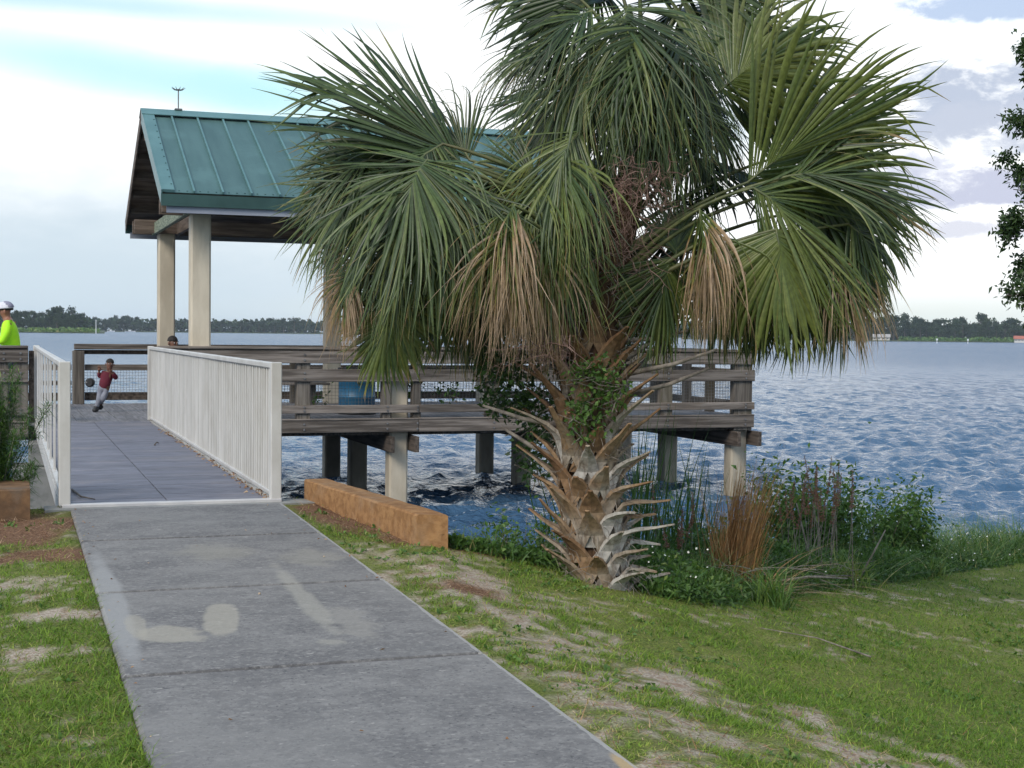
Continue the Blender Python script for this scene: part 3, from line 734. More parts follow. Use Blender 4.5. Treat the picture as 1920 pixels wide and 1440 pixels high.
def skinned(name, J, bones, m, parent, sub=2):
    ks = list(J); ix = {k: i for i, k in enumerate(ks)}
    me = bpy.data.meshes.new(name); me.from_pydata([J[k][:3] for k in ks], [(ix[a], ix[b]) for a, b in bones], []); me.materials.append(m)
    o = link(name, me, parent); sk = o.modifiers.new('skin', 'SKIN'); sk.use_smooth_shade = True
    for i, k in enumerate(ks):
        r = J[k][3]; d = me.skin_vertices[0].data[i]; d.radius = (r, r) if np.isscalar(r) else r; d.use_root = (i == 0)
    sd = o.modifiers.new('smooth', 'SUBSURF'); sd.levels = sub; sd.render_levels = sub
    return o
def ball(mb, c, r, n=12, m=0, zmin=-1.1, squash=(1, 1, 1), ax=None):
    v = []; f = []; lat = 9
    for i in range(lat + 1):
        th = math.pi * i / lat
        for j in range(n):
            ph = 2 * math.pi * j / n
            p = np.array([math.sin(th) * math.cos(ph), math.sin(th) * math.sin(ph), max(math.cos(th), zmin)]) * squash * r
            v.append(np.array(c) + (ax @ p if ax is not None else p))
    for i in range(lat):
        for j in range(n): f.append((i * n + j, (i + 1) * n + j, (i + 1) * n + (j + 1) % n, i * n + (j + 1) % n))
    mb.add(v, f, m)
def lerp(a, b, k): return tuple(np.array(a[:3]) * (1 - k) + np.array(b[:3]) * k)
def person(loc, rz, label, J, skin, shirt, pants, shoes, hr, cap=False, face_ax=None, sleeve=1.0):
    """local frame: x forward, y to the left, z up; J gives joints (x, y, z), hr the head radius"""
    root = thing('person', loc, label, 'person'); root.rotation_euler = (0, 0, rz); WLOC[root.name] = np.zeros(3)
    k = hr / .105
    R = dict(pelvis=.105, spine=.105, chest=.115, neck=.05, jaw=.072, skull=.1, crown=.062, sh=.062, el=.045, wr=.03, hip=.085, knee=.062, an=.042, toe=.038)
    def r_(n): return R[n.split('_')[0]] * k * J.get('fat', 1.0) if n.split('_')[0] not in ('jaw', 'skull', 'crown') else R[n.split('_')[0]] * k
    jn = {n: (*p, r_(n)) for n, p in J.items() if n != 'fat'}
    bones = [('pelvis', 'spine'), ('spine', 'chest'), ('chest', 'neck'), ('neck', 'jaw'), ('jaw', 'skull'), ('skull', 'crown')]
    for s_ in 'lr':
        bones += [('chest', 'sh_' + s_), ('sh_' + s_, 'el_' + s_), ('el_' + s_, 'wr_' + s_), ('pelvis', 'hip_' + s_), ('hip_' + s_, 'knee_' + s_), ('knee_' + s_, 'an_' + s_), ('an_' + s_, 'toe_' + s_)]
    skinned('body', jn, bones, skin, root)
    # clothes follow the same skeleton, a little wider
    g_ = 1.3
    cl = {n: (*jn[n][:3], jn[n][3] * g_) for n in ('pelvis', 'spine', 'chest', 'sh_l', 'sh_r', 'el_l', 'el_r')}
    cl['chest'] = (*jn['chest'][:3], jn['chest'][3] * 1.32); cl['spine'] = (*jn['spine'][:3], jn['spine'][3] * 1.32)
    cl['collar'] = (*lerp(jn['chest'], jn['neck'], .62), .062 * k)
    b2 = [('pelvis', 'spine'), ('spine', 'chest'), ('chest', 'collar')]
    for s_ in 'lr':
        cl['cuff_' + s_] = (*lerp(jn['el_' + s_], jn['wr_' + s_], .86), .043 * k)
        b2 += [('chest', 'sh_' + s_), ('sh_' + s_, 'el_' + s_), ('el_' + s_, 'cuff_' + s_)]
    cl['pelvis'] = (*lerp(jn['pelvis'], jn['spine'], -.55), .138 * k * J.get('fat', 1.0))
    skinned('shirt', cl, b2, shirt, root)
    tr = {n: (*jn[n][:3], jn[n][3] * 1.14) for n in ('pelvis', 'hip_l', 'hip_r', 'knee_l', 'knee_r')}; tr['waist'] = (*lerp(jn['pelvis'], jn['spine'], .5), jn['pelvis'][3] * 1.26); b3 = [('pelvis', 'waist')]
    for s_ in 'lr':
        tr['hem_' + s_] = (*lerp(jn['knee_' + s_], jn['an_' + s_], .9), .056 * k)
        b3 += [('pelvis', 'hip_' + s_), ('hip_' + s_, 'knee_' + s_), ('knee_' + s_, 'hem_' + s_)]
    skinned('trousers', tr, b3, pants, root)
    for s_ in 'lr':
        a = np.array(J['an_' + s_]); t_ = np.array(J['toe_' + s_]); back = a + (a - t_) * .35; back[2] = t_[2]
        sh_ = MB(); dv = t_ - back; sh_.tube([back - dv * .12, back, back + dv * .3 + Z * .02 * k, back + dv * .75, t_ + dv * .2, t_ + dv * .36], np.array([.03, .058, .066, .056, .054, .03]) * k, 10); sh_.tube([a + Z * .05 * k, a - Z * .02 * k], [.058 * k, .06 * k], 8); sh_.build('shoe', shoes, root, True)
        wv = np.array(J['wr_' + s_]); d = wv - np.array(J['el_' + s_]); d /= np.linalg.norm(d)
        lat = np.cross(d, [0, 0, 1.0]); lat = lat / (np.linalg.norm(lat) + 1e-6) if np.linalg.norm(lat) > .2 else np.array([0, 1.0, 0]); nn = np.cross(lat, d)
        mb = MB(); mb.tube([wv, wv + d * .035 * k, wv + d * .085 * k], [.024 * k, .036 * k, .03 * k], 8)
        for q_, (o_, L_) in enumerate(((-.03, .058), (-.010, .072), (.010, .077), (.03, .068))):
            p0 = wv + d * .075 * k + lat * o_ * k; mb.tube([p0, p0 + (d * .5 * L_ + nn * .01) * k, p0 + (d * .85 * L_ + nn * .035) * k], [.0095 * k, .009 * k, .006 * k], 5)
        p0 = wv + d * .02 * k - lat * .03 * k; mb.tube([p0, p0 + (d * .03 - lat * .03) * k, p0 + (d * .06 - lat * .035) * k], [.012 * k, .011 * k, .008 * k], 5)
        mb.build('hand', skin, root, True)
    # head details in the head's own frame
    sk_ = np.array(J['skull']); jw = np.array(J['jaw']); u = sk_ - jw; u /= np.linalg.norm(u)
    f_ = np.array(face_ax if face_ax is not None else (1, 0, 0), float); f_ -= u * (f_ @ u); f_ /= np.linalg.norm(f_); s2 = np.cross(u, f_)
    ax = np.stack([f_, s2, u], 1); P = lambda a, b, c: sk_ + ax @ (np.array([a, b, c]) * k)
    for s_ in (-1, 1):
        mb = MB(); ball(mb, P(.083, .034 * s_, -.012), .0115 * k, 8); e = mb.build('eye', eye_m, root, True)
        mb = MB(); ball(mb, P(.0915, .034 * s_, -.012), .0072 * k, 8); mb.build('iris', hair_m, e, True)
        mb = MB(); mb.tube([P(.088, .018 * s_, .014), P(.092, .035 * s_, .019), P(.080, .055 * s_, .013)], .0055 * k, 5); mb.build('eyebrow', hair_m, root, True)
        mb = MB(); ball(mb, P(-.008, .10 * s_, -.02), .032 * k, 8, 0, -1.1, (.6, .35, 1), ax); mb.build('ear', skin, root, True)
    mb = MB(); mb.tube([P(.09, 0, .002), P(.108, 0, -.028), P(.117, 0, -.043), P(.092, 0, -.052)], np.array([.009, .013, .018, .012]) * k, 7); mb.build('nose', skin, root, True)
    mb = MB(); mb.tube([P(.078, -.026, -.078), P(.095, 0, -.076), P(.078, .026, -.078)], np.array([.005, .009, .005]) * k, 6); mb.build('mouth', lip_m, root, True)
    mb = MB(); ball(mb, P(-.024, 0, .024), .1015 * k, 16, 0, .0 if not cap else -.25, (1.0, .98, 1.02), ax); mb.build('hair', hair_m, root, True)
    if cap:
        c_ = MB(); ball(c_, P(-.004, 0, .022), .117 * k, 18, 0, .05, (1.04, .98, .98), ax); co = c_.build('cap', cap_white, root, True)
        c2 = MB(); ball(c2, P(-.022, 0, .03), .1165 * k, 18, 0, .12, (1.0, .90, .95), ax); c2.build('cap_mesh_panel', cap_mesh, co, True)
        vb = []; 
        for i in range(9):
            w_ = (i / 8 - .5) * 2.0
            vb += [P(.105 * math.cos(w_), .105 * math.sin(w_), .03), P(.105 * math.cos(w_) + .075 * math.cos(w_ * .6), .108 * math.sin(w_), .018 - .012 * abs(w_))]
        vb2 = [p - u * .008 * k for p in vb]
        fb = [(2 * i, 2 * i + 1, 2 * i + 3, 2 * i + 2) for i in range(8)]
        c3 = MB(); c3.add(vb + vb2, fb + [tuple(18 + q_ for q_ in f0[::-1]) for f0 in fb] + [(2 * i + 1, 2 * i + 19, 2 * i + 21, 2 * i + 3) for i in range(8)] + [(0, 1, 19, 18), (16, 34, 35, 17)])
        c3.build('cap_brim', cap_white, co)
    return root
ADULT = dict(fat=1.12, pelvis=(-.02, 0, .93), spine=(-.03, 0, 1.10), chest=(-.02, 0, 1.30), neck=(.02, 0, 1.45), jaw=(.06, 0, 1.52), skull=(.065, 0, 1.585), crown=(.055, 0, 1.645),
    sh_l=(-.01, .19, 1.36), sh_r=(-.01, -.19, 1.36), el_l=(.06, .26, 1.09), el_r=(.06, -.26, 1.09), wr_l=(.28, .16, 1.14), wr_r=(.28, -.16, 1.16),
    hip_l=(-.02, .095, .88), hip_r=(-.02, -.095, .88), knee_l=(.02, .11, .48), knee_r=(.0, -.11, .48), an_l=(-.01, .12, .08), an_r=(-.03, -.12, .08), toe_l=(.13, .14, .045), toe_r=(.11, -.14, .045))
person((.06, 24.0, 0), math.radians(172), 'person in a neon yellow shirt and white cap leaning at the pier rail', ADULT, skin_tan, neon, navy, shoe_m, .112, cap=True)
# toddler running across the deck: facing the camera, leaning, both arms bent, right hand at the mouth
TOD = dict(pelvis=(0, -.01, .39), spine=(.01, .02, .47), chest=(.025, .05, .575), neck=(.035, .075, .645), jaw=(.05, .085, .695), skull=(.045, .09, .765), crown=(.03, .095, .815),
    sh_l=(.02, .13, .60), sh_r=(.02, -.02, .605), el_l=(.05, .195, .53), el_r=(.0, -.085, .55), wr_l=(.13, .12, .635), wr_r=(.06, -.075, .645),
    hip_l=(0, .03, .35), hip_r=(0, -.05, .35), knee_l=(.06, -.015, .21), knee_r=(.03, -.075, .205), an_l=(-.08, -.06, .13), an_r=(.0, -.125, .055), toe_l=(-.10, -.075, .06), toe_r=(.07, -.14, .03))
person((1.48, 23.65, 0), math.radians(-98), 'toddler in a maroon shirt and grey trousers running across the pier deck', TOD, skin_dark, maroon, grey_cl, shoe_m, .070, face_ax=(1, .15, 0))
KID = dict(pelvis=(0, 0, .58), spine=(.01, 0, .70), chest=(.02, 0, .83), neck=(.03, 0, .92), jaw=(.05, 0, .985), skull=(.05, 0, 1.055), crown=(.03, 0, 1.105),
    sh_l=(.01, .115, .86), sh_r=(.01, -.115, .86), el_l=(.0, .155, .70), el_r=(.0, -.155, .70), wr_l=(.06, .15, .56), wr_r=(.06, -.15, .56),
    hip_l=(0, .06, .54), hip_r=(0, -.06, .54), knee_l=(.02, .07, .31), knee_r=(-.02, -.07, .31), an_l=(.02, .08, .065), an_r=(-.05, -.08, .065), toe_l=(.12, .09, .035), toe_r=(.05, -.09, .035))
person((2.45, 23.0, .06), math.radians(-60), 'child with short dark hair whose head shows above the white bridge railing', KID, skin_dark, navy, grey_cl, shoe_m, .088)

# ------------------------------------------------------------------ cabbage palm
Z = np.array([0, 0, 1.0])
def unit(v): return v / (np.linalg.norm(v) + 1e-9)
def palm():
    D0 = 9.6; PXM = D0 / FPX
    spine_px = [(1130, 1100, 0), (1116, 1000, 0), (1104, 900, 0), (1098, 800, 0), (1106, 700, .02), (1122, 600, .05), (1146, 500, .08), (1170, 400, .1), (1190, 300, .1), (1203, 200, .1), (1207, 120, .1), (1209, 60, .1)]
    sp = np.array([sight(x, y, D0 + d) for x, y, d in spine_px])
    base = sp[0].copy(); base[2] = ground_z(base[0], base[1]) - .02
    root = thing('palm_tree', tuple(base), 'large cabbage palm with shaggy fan fronds and a trunk of crossed leaf bases', 'palm tree')
    sp[0] = base - Z * .05
    cum = np.concatenate([[0], np.cumsum(np.linalg.norm(np.diff(sp, axis=0), axis=1))])
    def on(h): return np.array([np.interp(h, cum, sp[:, i]) for i in range(3)])
    g = np.random.default_rng(21)
    rad = np.interp(cum, [0, .15, .9, 1.6, 2.4, 3.2, 4.2], [.15, .165, .175, .15, .115, .085, .03])
    ns = 60; hs = np.linspace(0, cum[-1], ns)
    mb = MB(); mb.tube([on(h) for h in hs], np.interp(hs, cum, rad) * (1 + .08 * g.normal(size=ns)), 16); mb.build('trunk', fibre_mat, root, True)
    # crossed leaf bases: a forked foot hugging the trunk and a stub that leaves it
    nb = 86
    for k in range(nb):
        h = .02 + 1.72 * (k / nb) + g.normal() * .012; w = k * 2.39996 + g.normal() * .12
        c = on(h); r0 = np.interp(h, cum, rad) + .008
        out = np.array([math.cos(w), math.sin(w), 0]); lat = np.array([-out[1], out[0], 0])
        rgtness = out @ rt
        low = sstep(h, 1.3, .2)
        el = math.radians(g.uniform(24, 48) - 26 * low * max(0, rgtness + .3))
        L = g.uniform(.12, .33) * (1.0 if abs(rgtness) > .5 else .42) * (1 - .15 * low)
        d0 = unit(out * .6 + Z); d1 = unit(out * math.cos(el) + Z * math.sin(el)); bend = unit(d1 + Z * g.normal() * .07)
        wd = g.uniform(.95, 1.2); gap = .085 * wd
        P = []; T = []
        tone = np.clip(.44 + .34 * low * (rgtness + 1) * .6 + g.normal() * .22 + .12 * low, .1, 1)
        # rows from foot to tip: centre, half width, thickness, fork opening
        c0 = c + out * r0
        rows = [(c0 - Z * .15 + out * .0, .074 * wd, .018, .056), (c0 - Z * .075 + out * .012, .074 * wd, .024, .034), (c0 + out * .024, .074 * wd, .03, .0),
                (c0 + d0 * .06 + out * .022, .058 * wd, .032, 0), (c0 + d0 * .075 + d1 * .08, .038 * wd, .028, 0), (c0 + d0 * .075 + d1 * (.08 + L * .5), .020, .018, 0), (c0 + d0 * .075 + d1 * .08 + d1 * L * .5 + bend * L * .5, .014, .012, 0)]
        mb = MB()
        for half in (-1, 1):
            v = []; t_ = []
            for i, (p, hw, th, fork) in enumerate(rows):
                q_ = min(i, len(rows) - 2); d = unit(rows[q_ + 1][0] - rows[q_][0]); nrm = unit(np.cross(lat, d));
                if nrm @ out < 0: nrm = -nrm
                a, b = fork, fork + hw * (1.15 if fork else 1.0)
                wrap = -out * .02 * (b / .08) ** 2
                for s_, u_, drop in ((a, th * .5, 0), (b, th * .25, 1), (b, -th * .5, 1), (a, -th * .5, 0)):
                    v.append(p + lat * half * s_ + nrm * u_ + wrap * drop)
                ti = tone + (.12 if i < 3 else 0) - (.16 if i == 6 else 0) + g.normal() * .05
                t_ += [float(np.clip(ti, .02, 1))] * 4
            n = len(rows)
            f = [(i * 4 + j, i * 4 + (j + 1) % 4, (i + 1) * 4 + (j + 1) % 4, (i + 1) * 4 + j) for i in range(n - 1) for j in range(4)] + [(0, 1, 2, 3)[::-1], (n * 4 - 4, n * 4 - 3, n * 4 - 2, n * 4 - 1)]
            mb.add(v, f, 0, t_)
        mb.build('leaf_base', boot_mat, root)
    # fronds -----------------------------------------------------------
    toc = -fw
    def frond(px, py, dd, ang, dc, Lpx, half, droop, face, dead, tint, n=None, att=None, pet=True):
        """costapalmate fan: segments leave an arching midrib, joined near it, then free, narrow and drooping"""
        stiff = droop < .42; n = n or int((30 if stiff else 38) + half * (.36 if stiff else .55))
        hub = sight(px, py, D0 + dd); a = math.radians(ang); L = Lpx * PXM
        ax = unit(rgt * math.cos(a) + upv * math.sin(a) + fw * dc)
        nrm = unit(toc * face + Z * (1.05 - abs(face)) + rgt * g.normal() * .25); nrm = unit(nrm - ax * (nrm @ ax)); side = np.cross(ax, nrm); rl = g.normal() * .32; nrm, side = nrm * math.cos(rl) + side * math.sin(rl), side * math.cos(rl) - nrm * math.sin(rl)
        V = []; F_ = []; T = []; hf = math.radians(half); dphi = 2 * hf / n; halfdrop = (g.uniform(.6, 1.4), g.uniform(.6, 1.4)); foldlr = (g.uniform(.4, 1.6), g.uniform(.4, 1.6))
        ST = np.array([0, .09, .2, .31, .41, .5, .59, .68, .76, .84, .91, .96, 1.0])
        joint = .60 - .20 * min(droop, 1.1) + g.uniform(-.05, .05); fold = g.uniform(.25, .8); arch = .25 + .75 * droop * g.uniform(.7, 1.3); clen = L * g.uniform(.28, .42)
        wander = np.cumsum(g.normal(size=n) * .34); wander -= np.linspace(wander[0], wander[-1], n); wander = np.clip(wander, -1.3, 1.3)
        wander2 = np.convolve(g.normal(size=n + 8), np.ones(5) / 2.2, 'same')[4:-4]
        # midrib points and directions
        CS = []; cp, cd = hub.copy(), ax.copy()
        for k in range(13):
            CS.append((cp.copy(), cd.copy())); cd = unit(cd - Z * arch / 12 * 1.1 - nrm * arch / 12 * .35); cp = cp + cd * clen / 12
        filaments = set(g.integers(0, n, 20))
        order = [(i, False) for i in range(n)] + [(i, True) for i in filaments]
        for i, fil in order:
            ph = -hf + (i + .5) * dphi + g.normal() * dphi * (.14 if stiff else .4)
            s_ = min(abs(ph) / hf, 1); c_ = (1 - s_ ** .75) * 12; k0 = min(int(c_), 11); fr_ = c_ - k0
            p = CS[k0][0] * (1 - fr_) + CS[k0 + 1][0] * fr_; cdir = unit(CS[k0][1] * (1 - fr_) + CS[k0 + 1][1] * fr_)
            cn = unit(nrm - cdir * (nrm @ cdir)); d = unit(cdir * math.cos(ph) + side * math.sin(ph) - cn * fold * foldlr[ph > 0] * abs(math.sin(ph)) * .8 + cn * (.05 if stiff else .18) * g.normal())
            Li = (L * (.62 + .38 * math.cos(ph * .8)) - clen * (1 - s_) * .75) * min(1.12, .80 + .32 * g.random() ** .6)
            dr = max(droop, .25) * g.uniform(.35, 1.7) * (1 + .45 * wander2[i]) * 1.35 * halfdrop[ph > 0]; curl = .8 * wander[i] + g.normal() * .42; broken = (not fil) and g.random() < (.26 + .2 * dead); bk = g.uniform(.48, .82)
            js = joint * (1 + .12 * math.sin(i * 1.7) + .07 * g.normal()); wj = 0
            seg_dead = np.clip(dead + g.normal() * .14, 0, 1); dtip = g.uniform(.93, 1.5) - 1.15 * seg_dead
            stt = np.clip(tint + g.normal() * .15 + .10 * wander2[i], 0.0, .72)
            o0 = len(V); prev = 0
            if fil: Li *= g.uniform(.7, 1.0)
            for t in ST:
                ds = (t - prev) * Li; prev = t
                pull = dr * max(0, t - .24) ** 1.1 * 2.4
                if broken and t > bk: pull += 4.5 * (t < bk + .2)
                jig = g.normal(size=3) * (.55 if fil else .17) * (t > js)
                d = unit(d + (-Z * pull + side * curl * max(0, t - .35) * 1.6 + jig) * (ds / (Li * .1 + 1e-9)) * .105); p = p + d * ds
                wfull = min((t * Li + clen * .12) * dphi * (.74 if stiff else .60) + .003, .026 if stiff else .0150)
                if t <= js: w = wfull; wj = wfull
                else: w = max(wj * (1 - (t - js) / (1 - js)) ** .85, .0007)
                w = w * (1 - .5 * seg_dead * sstep(t, .35, .8))
                if fil: w = .0011 if t > js * .9 else .0003
                la = unit(np.cross(d, cn)); up_ = np.cross(la, d); hgt = w * (.6 + .5 * seg_dead)
                V += [p - la * w, p + up_ * hgt * (1 if t > .03 else .3), p + la * w]
                k = stt * .7 + .05
                dd_ = sstep(t, dtip - .16, dtip + .16) if t > .12 else 0
                if fil: k, dd_ = .62, .6
                tv = k * (1 - dd_) + (.74 + .26 * seg_dead * g.uniform(.5, 1.1)) * dd_
                T += [max(tv - .05 * (1 - t), 0)] * 2 + [max(tv + .03, 0)]
            m_ = len(ST)
            for j in range(m_ - 1):
                b0 = o0 + j * 3
                F_ += [(b0, b0 + 1, b0 + 4, b0 + 3), (b0 + 1, b0 + 2, b0 + 5, b0 + 4)]
        Vn = np.array(V); Tn = np.clip(np.array(T), .001, 1)
        me = mesh_np('frond', Vn - base, np.array(F_), [palm_leaf], None, Tn, True)
        o = link('frond', me, root)
        if pet:
            ay = att if att is not None else min(max(py + 150, 150), 640)
            h = np.interp(ay, [p_[1] for p_ in spine_px[::-1]], cum[::-1]); a0 = on(h)
            q1 = a0 * .45 + hub * .55 + Z * .10 * np.linalg.norm(hub - a0) + g.normal(size=3) * .02
            tt = np.linspace(0, 1, 9)[:, None]; curve = (1 - tt) ** 2 * a0 + 2 * tt * (1 - tt) * q1 + tt ** 2 * hub
            curve = np.vstack([curve, CS[4][0] - nrm * .006, CS[9][0] - nrm * .008])
            pm = MB(); pm.tube(curve, np.concatenate([np.linspace(.021, .010, 9), [.008, .002]]), 6); pm.build('petiole', petiole_mat, o, True)
    FR = [
        # fill behind, darkest
        (1010, 330, .55, 200, .3, 300, 110, .7, .4, .1, .10), (960, 440, .55, 230, .2, 280, 110, .9, .4, .25, .15), (1090, 480, .55, 265, .2, 260, 110, 1, .4, .3, .1),
        (1180, 470, .6, 280, .2, 240, 110, 1, .4, .35, .1), (1280, 420, .6, 330, .4, 260, 110, .6, .4, .1, .1), (1300, 300, .6, 20, .5, 250, 110, .4, .4, 0, .1),
        (1090, 200, .6, 130, .5, 260, 110, .4, .4, 0, .1), (1200, 160, .7, 90, .5, 280, 110, .3, .4, 0, .1), (830, 470, .5, 220, .3, 260, 110, .8, .5, .2, .1),
        (1480, 400, .5, 0, .3, 280, 110, .3, .5, 0, .1), (1500, 460, .5, 310, .3, 240, 110, .6, .5, .2, .12), (1380, 470, .5, 290, .2, 220, 110, .7, .5, .2, .2),
        (870, 520, .4, 255, .2, 190, 110, .8, .5, .35, .2), (1000, 560, .35, 262, .2, 150, 100, 1, .5, .75, .2), (1120, 130, .4, 200, .4, 230, 110, .7, .4, 0, .1), (1300, 120, .4, 340, .4, 220, 110, .7, .4, 0, .1),
        (760, 520, .35, 215, .2, 190, 100, .7, .5, .75, .2), (1600, 470, .35, 320, .2, 190, 90, .6, .5, .8, .3),
        (1120, 350, .45, 230, .1, 280, 110, .9, .4, .15, .08), (1040, 420, .45, 215, .1, 240, 110, .9, .4, .2, .1), (1230, 440, .5, 300, .1, 230, 110, .9, .4, .2, .1), (1150, 560, .4, 265, .1, 160, 110, 1.1, .4, .6, .15), (1240, 560, .4, 290, .1, 150, 110, 1.1, .4, .5, .15), (920, 560, .35, 250, .1, 170, 100, .9, .5, .45, .15), (1180, 250, .5, 210, .3, 260, 110, .8, .4, 0, .08), (1270, 240, .5, 330, .3, 230, 110, .7, .4, 0, .08), (1200, 90, .5, 180, .3, 230, 110, .6, .4, 0, .08), (1260, 20, .5, 20, .3, 260, 110, .4, .4, 0, .08), (1130, -20, .5, 150, .3, 240, 110, .4, .4, 0, .08), (1430, 470, .5, 300, .2, 200, 110, .8, .5, .2, .1), (860, 430, .35, 230, .2, 250, 100, .9, .5, .15, .1),
        # top of the crown
        (1070, 60, .1, 172, .1, 215, 85, .55, .7, 0, .12), (1085, 150, .05, 212, 0, 190, 80, .8, .5, 0, .16), (1100, 10, .0, 128, 0, 260, 90, .4, .6, 0, .16),
        (1160, -30, .1, 95, 0, 260, 110, .4, .7, 0, .2), (1290, -10, .15, 62, .1, 250, 100, .4, .7, 0, .22), (1200, -60, -.1, 80, -.1, 250, 100, .6, .4, 0, .22),
        (1350, 170, -.05, 44, 0, 270, 75, .2, .95, 0, .60), (1320, 60, .1, 30, .1, 250, 85, .45, .7, 0, .25), (1265, 150, .05, 322, 0, 225, 75, .8, .5, 0, .14), (1300, 190, .1, 340, .05, 200, 70, .8, .6, 0, .14),
        (1180, 10, -.3, 240, -1.0, 300, 95, 1.1, .1, 0, .40), (1215, 40, -.35, 290, -1.0, 290, 95, 1.1, .1, 0, .36), (1240, 90, -.25, 300, -.8, 260, 80, 1.1, .15, 0, .34), (1120, 70, -.2, 222, -.8, 260, 85, 1.0, .2, 0, .36), (1275, 50, -.25, 312, -.2, 260, 70, 1.0, .4, 0, .24),
        (1190, 140, -.2, 262, -.8, 240, 80, 1.2, .15, 0, .32), (1225, 165, -.15, 290, -.7, 230, 75, 1.2, .15, 0, .30), (1110, 20, -.2, 188, -.1, 220, 80, .8, .5, 0, .2), (1140, 160, .1, 225, 0, 220, 70, 1.0, .5, 0, .2),
        # left side
        (868, 310, -.1, 132, 0, 390, 36, .10, 1.0, 0, .22), (862, 305, .0, 152, 0, 330, 34, .16, 1.0, 0, .16), (848, 335, .15, 158, .05, 310, 60, .38, .85, 0, .16), (720, 330, .0, 180, 0, 205, 75, .45, .75, 0, .36), (880, 300, .1, 112, .05, 200, 45, 1.2, .8, 0, .26),
        (830, 270, -.25, 200, -.7, 320, 100, .8, .25, .02, .34), (800, 300, -.4, 225, -.7, 325, 95, 1.0, .25, .03, .42), (840, 340, -.35, 250, -.6, 275, 85, 1.1, .3, .03, .36), (770, 400, -.2, 236, -.35, 265, 80, .95, .4, .05, .42), (690, 300, -.1, 190, -.2, 170, 60, .6, .5, .0, .30), (725, 320, -.15, 195, -.4, 250, 85, .75, .4, .02, .38),
        (735, 410, .1, 208, 0, 230, 80, .75, .6, .1, .3), (748, 575, .0, 235, .0, 165, 112, .28, .95, .04, .60), (690, 470, .2, 225, 0, 210, 70, 1.0, .6, .95, .4), (880, 380, .05, 268, 0, 250, 80, 1.0, .6, .06, .25), (820, 550, .1, 258, 0, 140, 90, .8, .7, .1, .45), (655, 510, .0, 238, 0, 150, 60, 1.5, .6, .95, .4),
        (900, 470, .15, 245, .1, 240, 80, 1.0, .5, .3, .2),
        # front centre
        (1090, 245, -.35, 214, -.8, 290, 68, 1.1, .1, .02, .55), (1070, 300, -.4, 238, -.7, 270, 60, 1.3, .1, .05, .60), (1030, 330, -.3, 215, -.6, 250, 80, 1.1, .2, .12, .58),
        (965, 385, -.6, 222, -.35, 265, 62, 2.2, .25, .88, .66), (985, 410, -.62, 262, -.3, 265, 48, 2.4, .3, .97, .62), (1010, 440, -.5, 280, -.3, 230, 44, 2.2, .3, .95, .6), (945, 400, -.5, 208, -.3, 240, 62, 1.1, .35, .35, .68), (1050, 400, -.4, 275, -.4, 240, 55, 1.4, .3, .2, .52),
        (1010, 480, .1, 268, 0, 220, 70, 1.1, .5, .8, .3), (1110, 450, .25, 262, 0, 200, 70, 1.1, .5, .35, .2), (1050, 500, .0, 296, 0, 240, 46, .7, .6, .4, .45), (930, 410, -.3, 196, -.1, 190, 50, .6, .6, .1, .55), (1005, 330, .0, 160, 0, 140, 60, .5, .7, 0, .3),
        # right side
        (1402, 342, -.1, 42, -.05, 385, 48, .18, .95, 0, .64), (1425, 345, .0, 14, 0, 350, 50, .30, .9, 0, .42), (1412, 352, -.25, 338, -.1, 330, 56, .7, .75, .03, .60), (1440, 300, .15, 60, .1, 290, 60, .25, .8, 0, .2), (1500, 350, .1, 356, .05, 270, 75, .4, .8, .03, .28), (1480, 330, -.15, 20, -.1, 290, 50, .6, .7, 0, .36),
        (1455, 430, -.3, 282, -.15, 240, 88, .36, .8, .03, .72), (1525, 430, .15, 350, .05, 235, 85, .45, .8, .08, .26), (1545, 465, .15, 305, .05, 235, 95, .6, .7, .1, .24), (1560, 480, -.05, 318, -.05, 210, 56, .9, .6, .85, .45), (1480, 520, .25, 285, .05, 180, 100, .7, .7, .1, .25), (1590, 420, .05, 335, 0, 190, 70, .7, .7, .3, .3),
        (1312, 392, -.38, 266, -.25, 250, 46, 2.4, .4, .97, .5), (1335, 400, -.35, 285, -.2, 230, 36, 2.2, .4, .9, .55), (1345, 440, -.2, 290, -.1, 200, 50, 1.2, .4, .35, .45), (1258, 482, -.1, 256, 0, 200, 66, .6, .7, .04, .48), (1268, 478, .0, 84, .05, 120, 62, .1, .95, 0, .35), (1350, 500, .25, 282, 0, 190, 90, .7, .7, .1, .45), (1420, 540, .3, 275, 0, 150, 100, .8, .7, .1, .25),
    ]
    for a in FR: frond(*a)
    # dry flower stalks hanging inside the crown
    mb = MB()
    for k in range(210):
        cx, cy, sx, sy = [(1180, 430, 45, 90), (1160, 380, 60, 60), (1200, 340, 40, 50), (1030, 640, 50, 30)][k % 4] if k % 9 else (1230, 330, 40, 30)
        p = sight(cx + g.normal() * sx * .6, cy + g.normal() * sy * .5, D0 - .34 + g.normal() * .14); d = unit(g.normal(size=3) + Z * -.4); pts = [p]
        for j in range(5): d = unit(d + g.normal(size=3) * .45 - Z * .15); pts.append(pts[-1] + d * g.uniform(.02, .07))
        mb.tube(pts, np.linspace(.0035, .0014, 6), 3, cap=False)
        for j in range(3): mb.tube([pts[2 + j], pts[2 + j] + unit(d + g.normal(size=3)) * .07], [.002, .001], 3, cap=False)
    tag(mb.build('flower_stalks', stalk_mat, root, fix=False), kind='stuff')
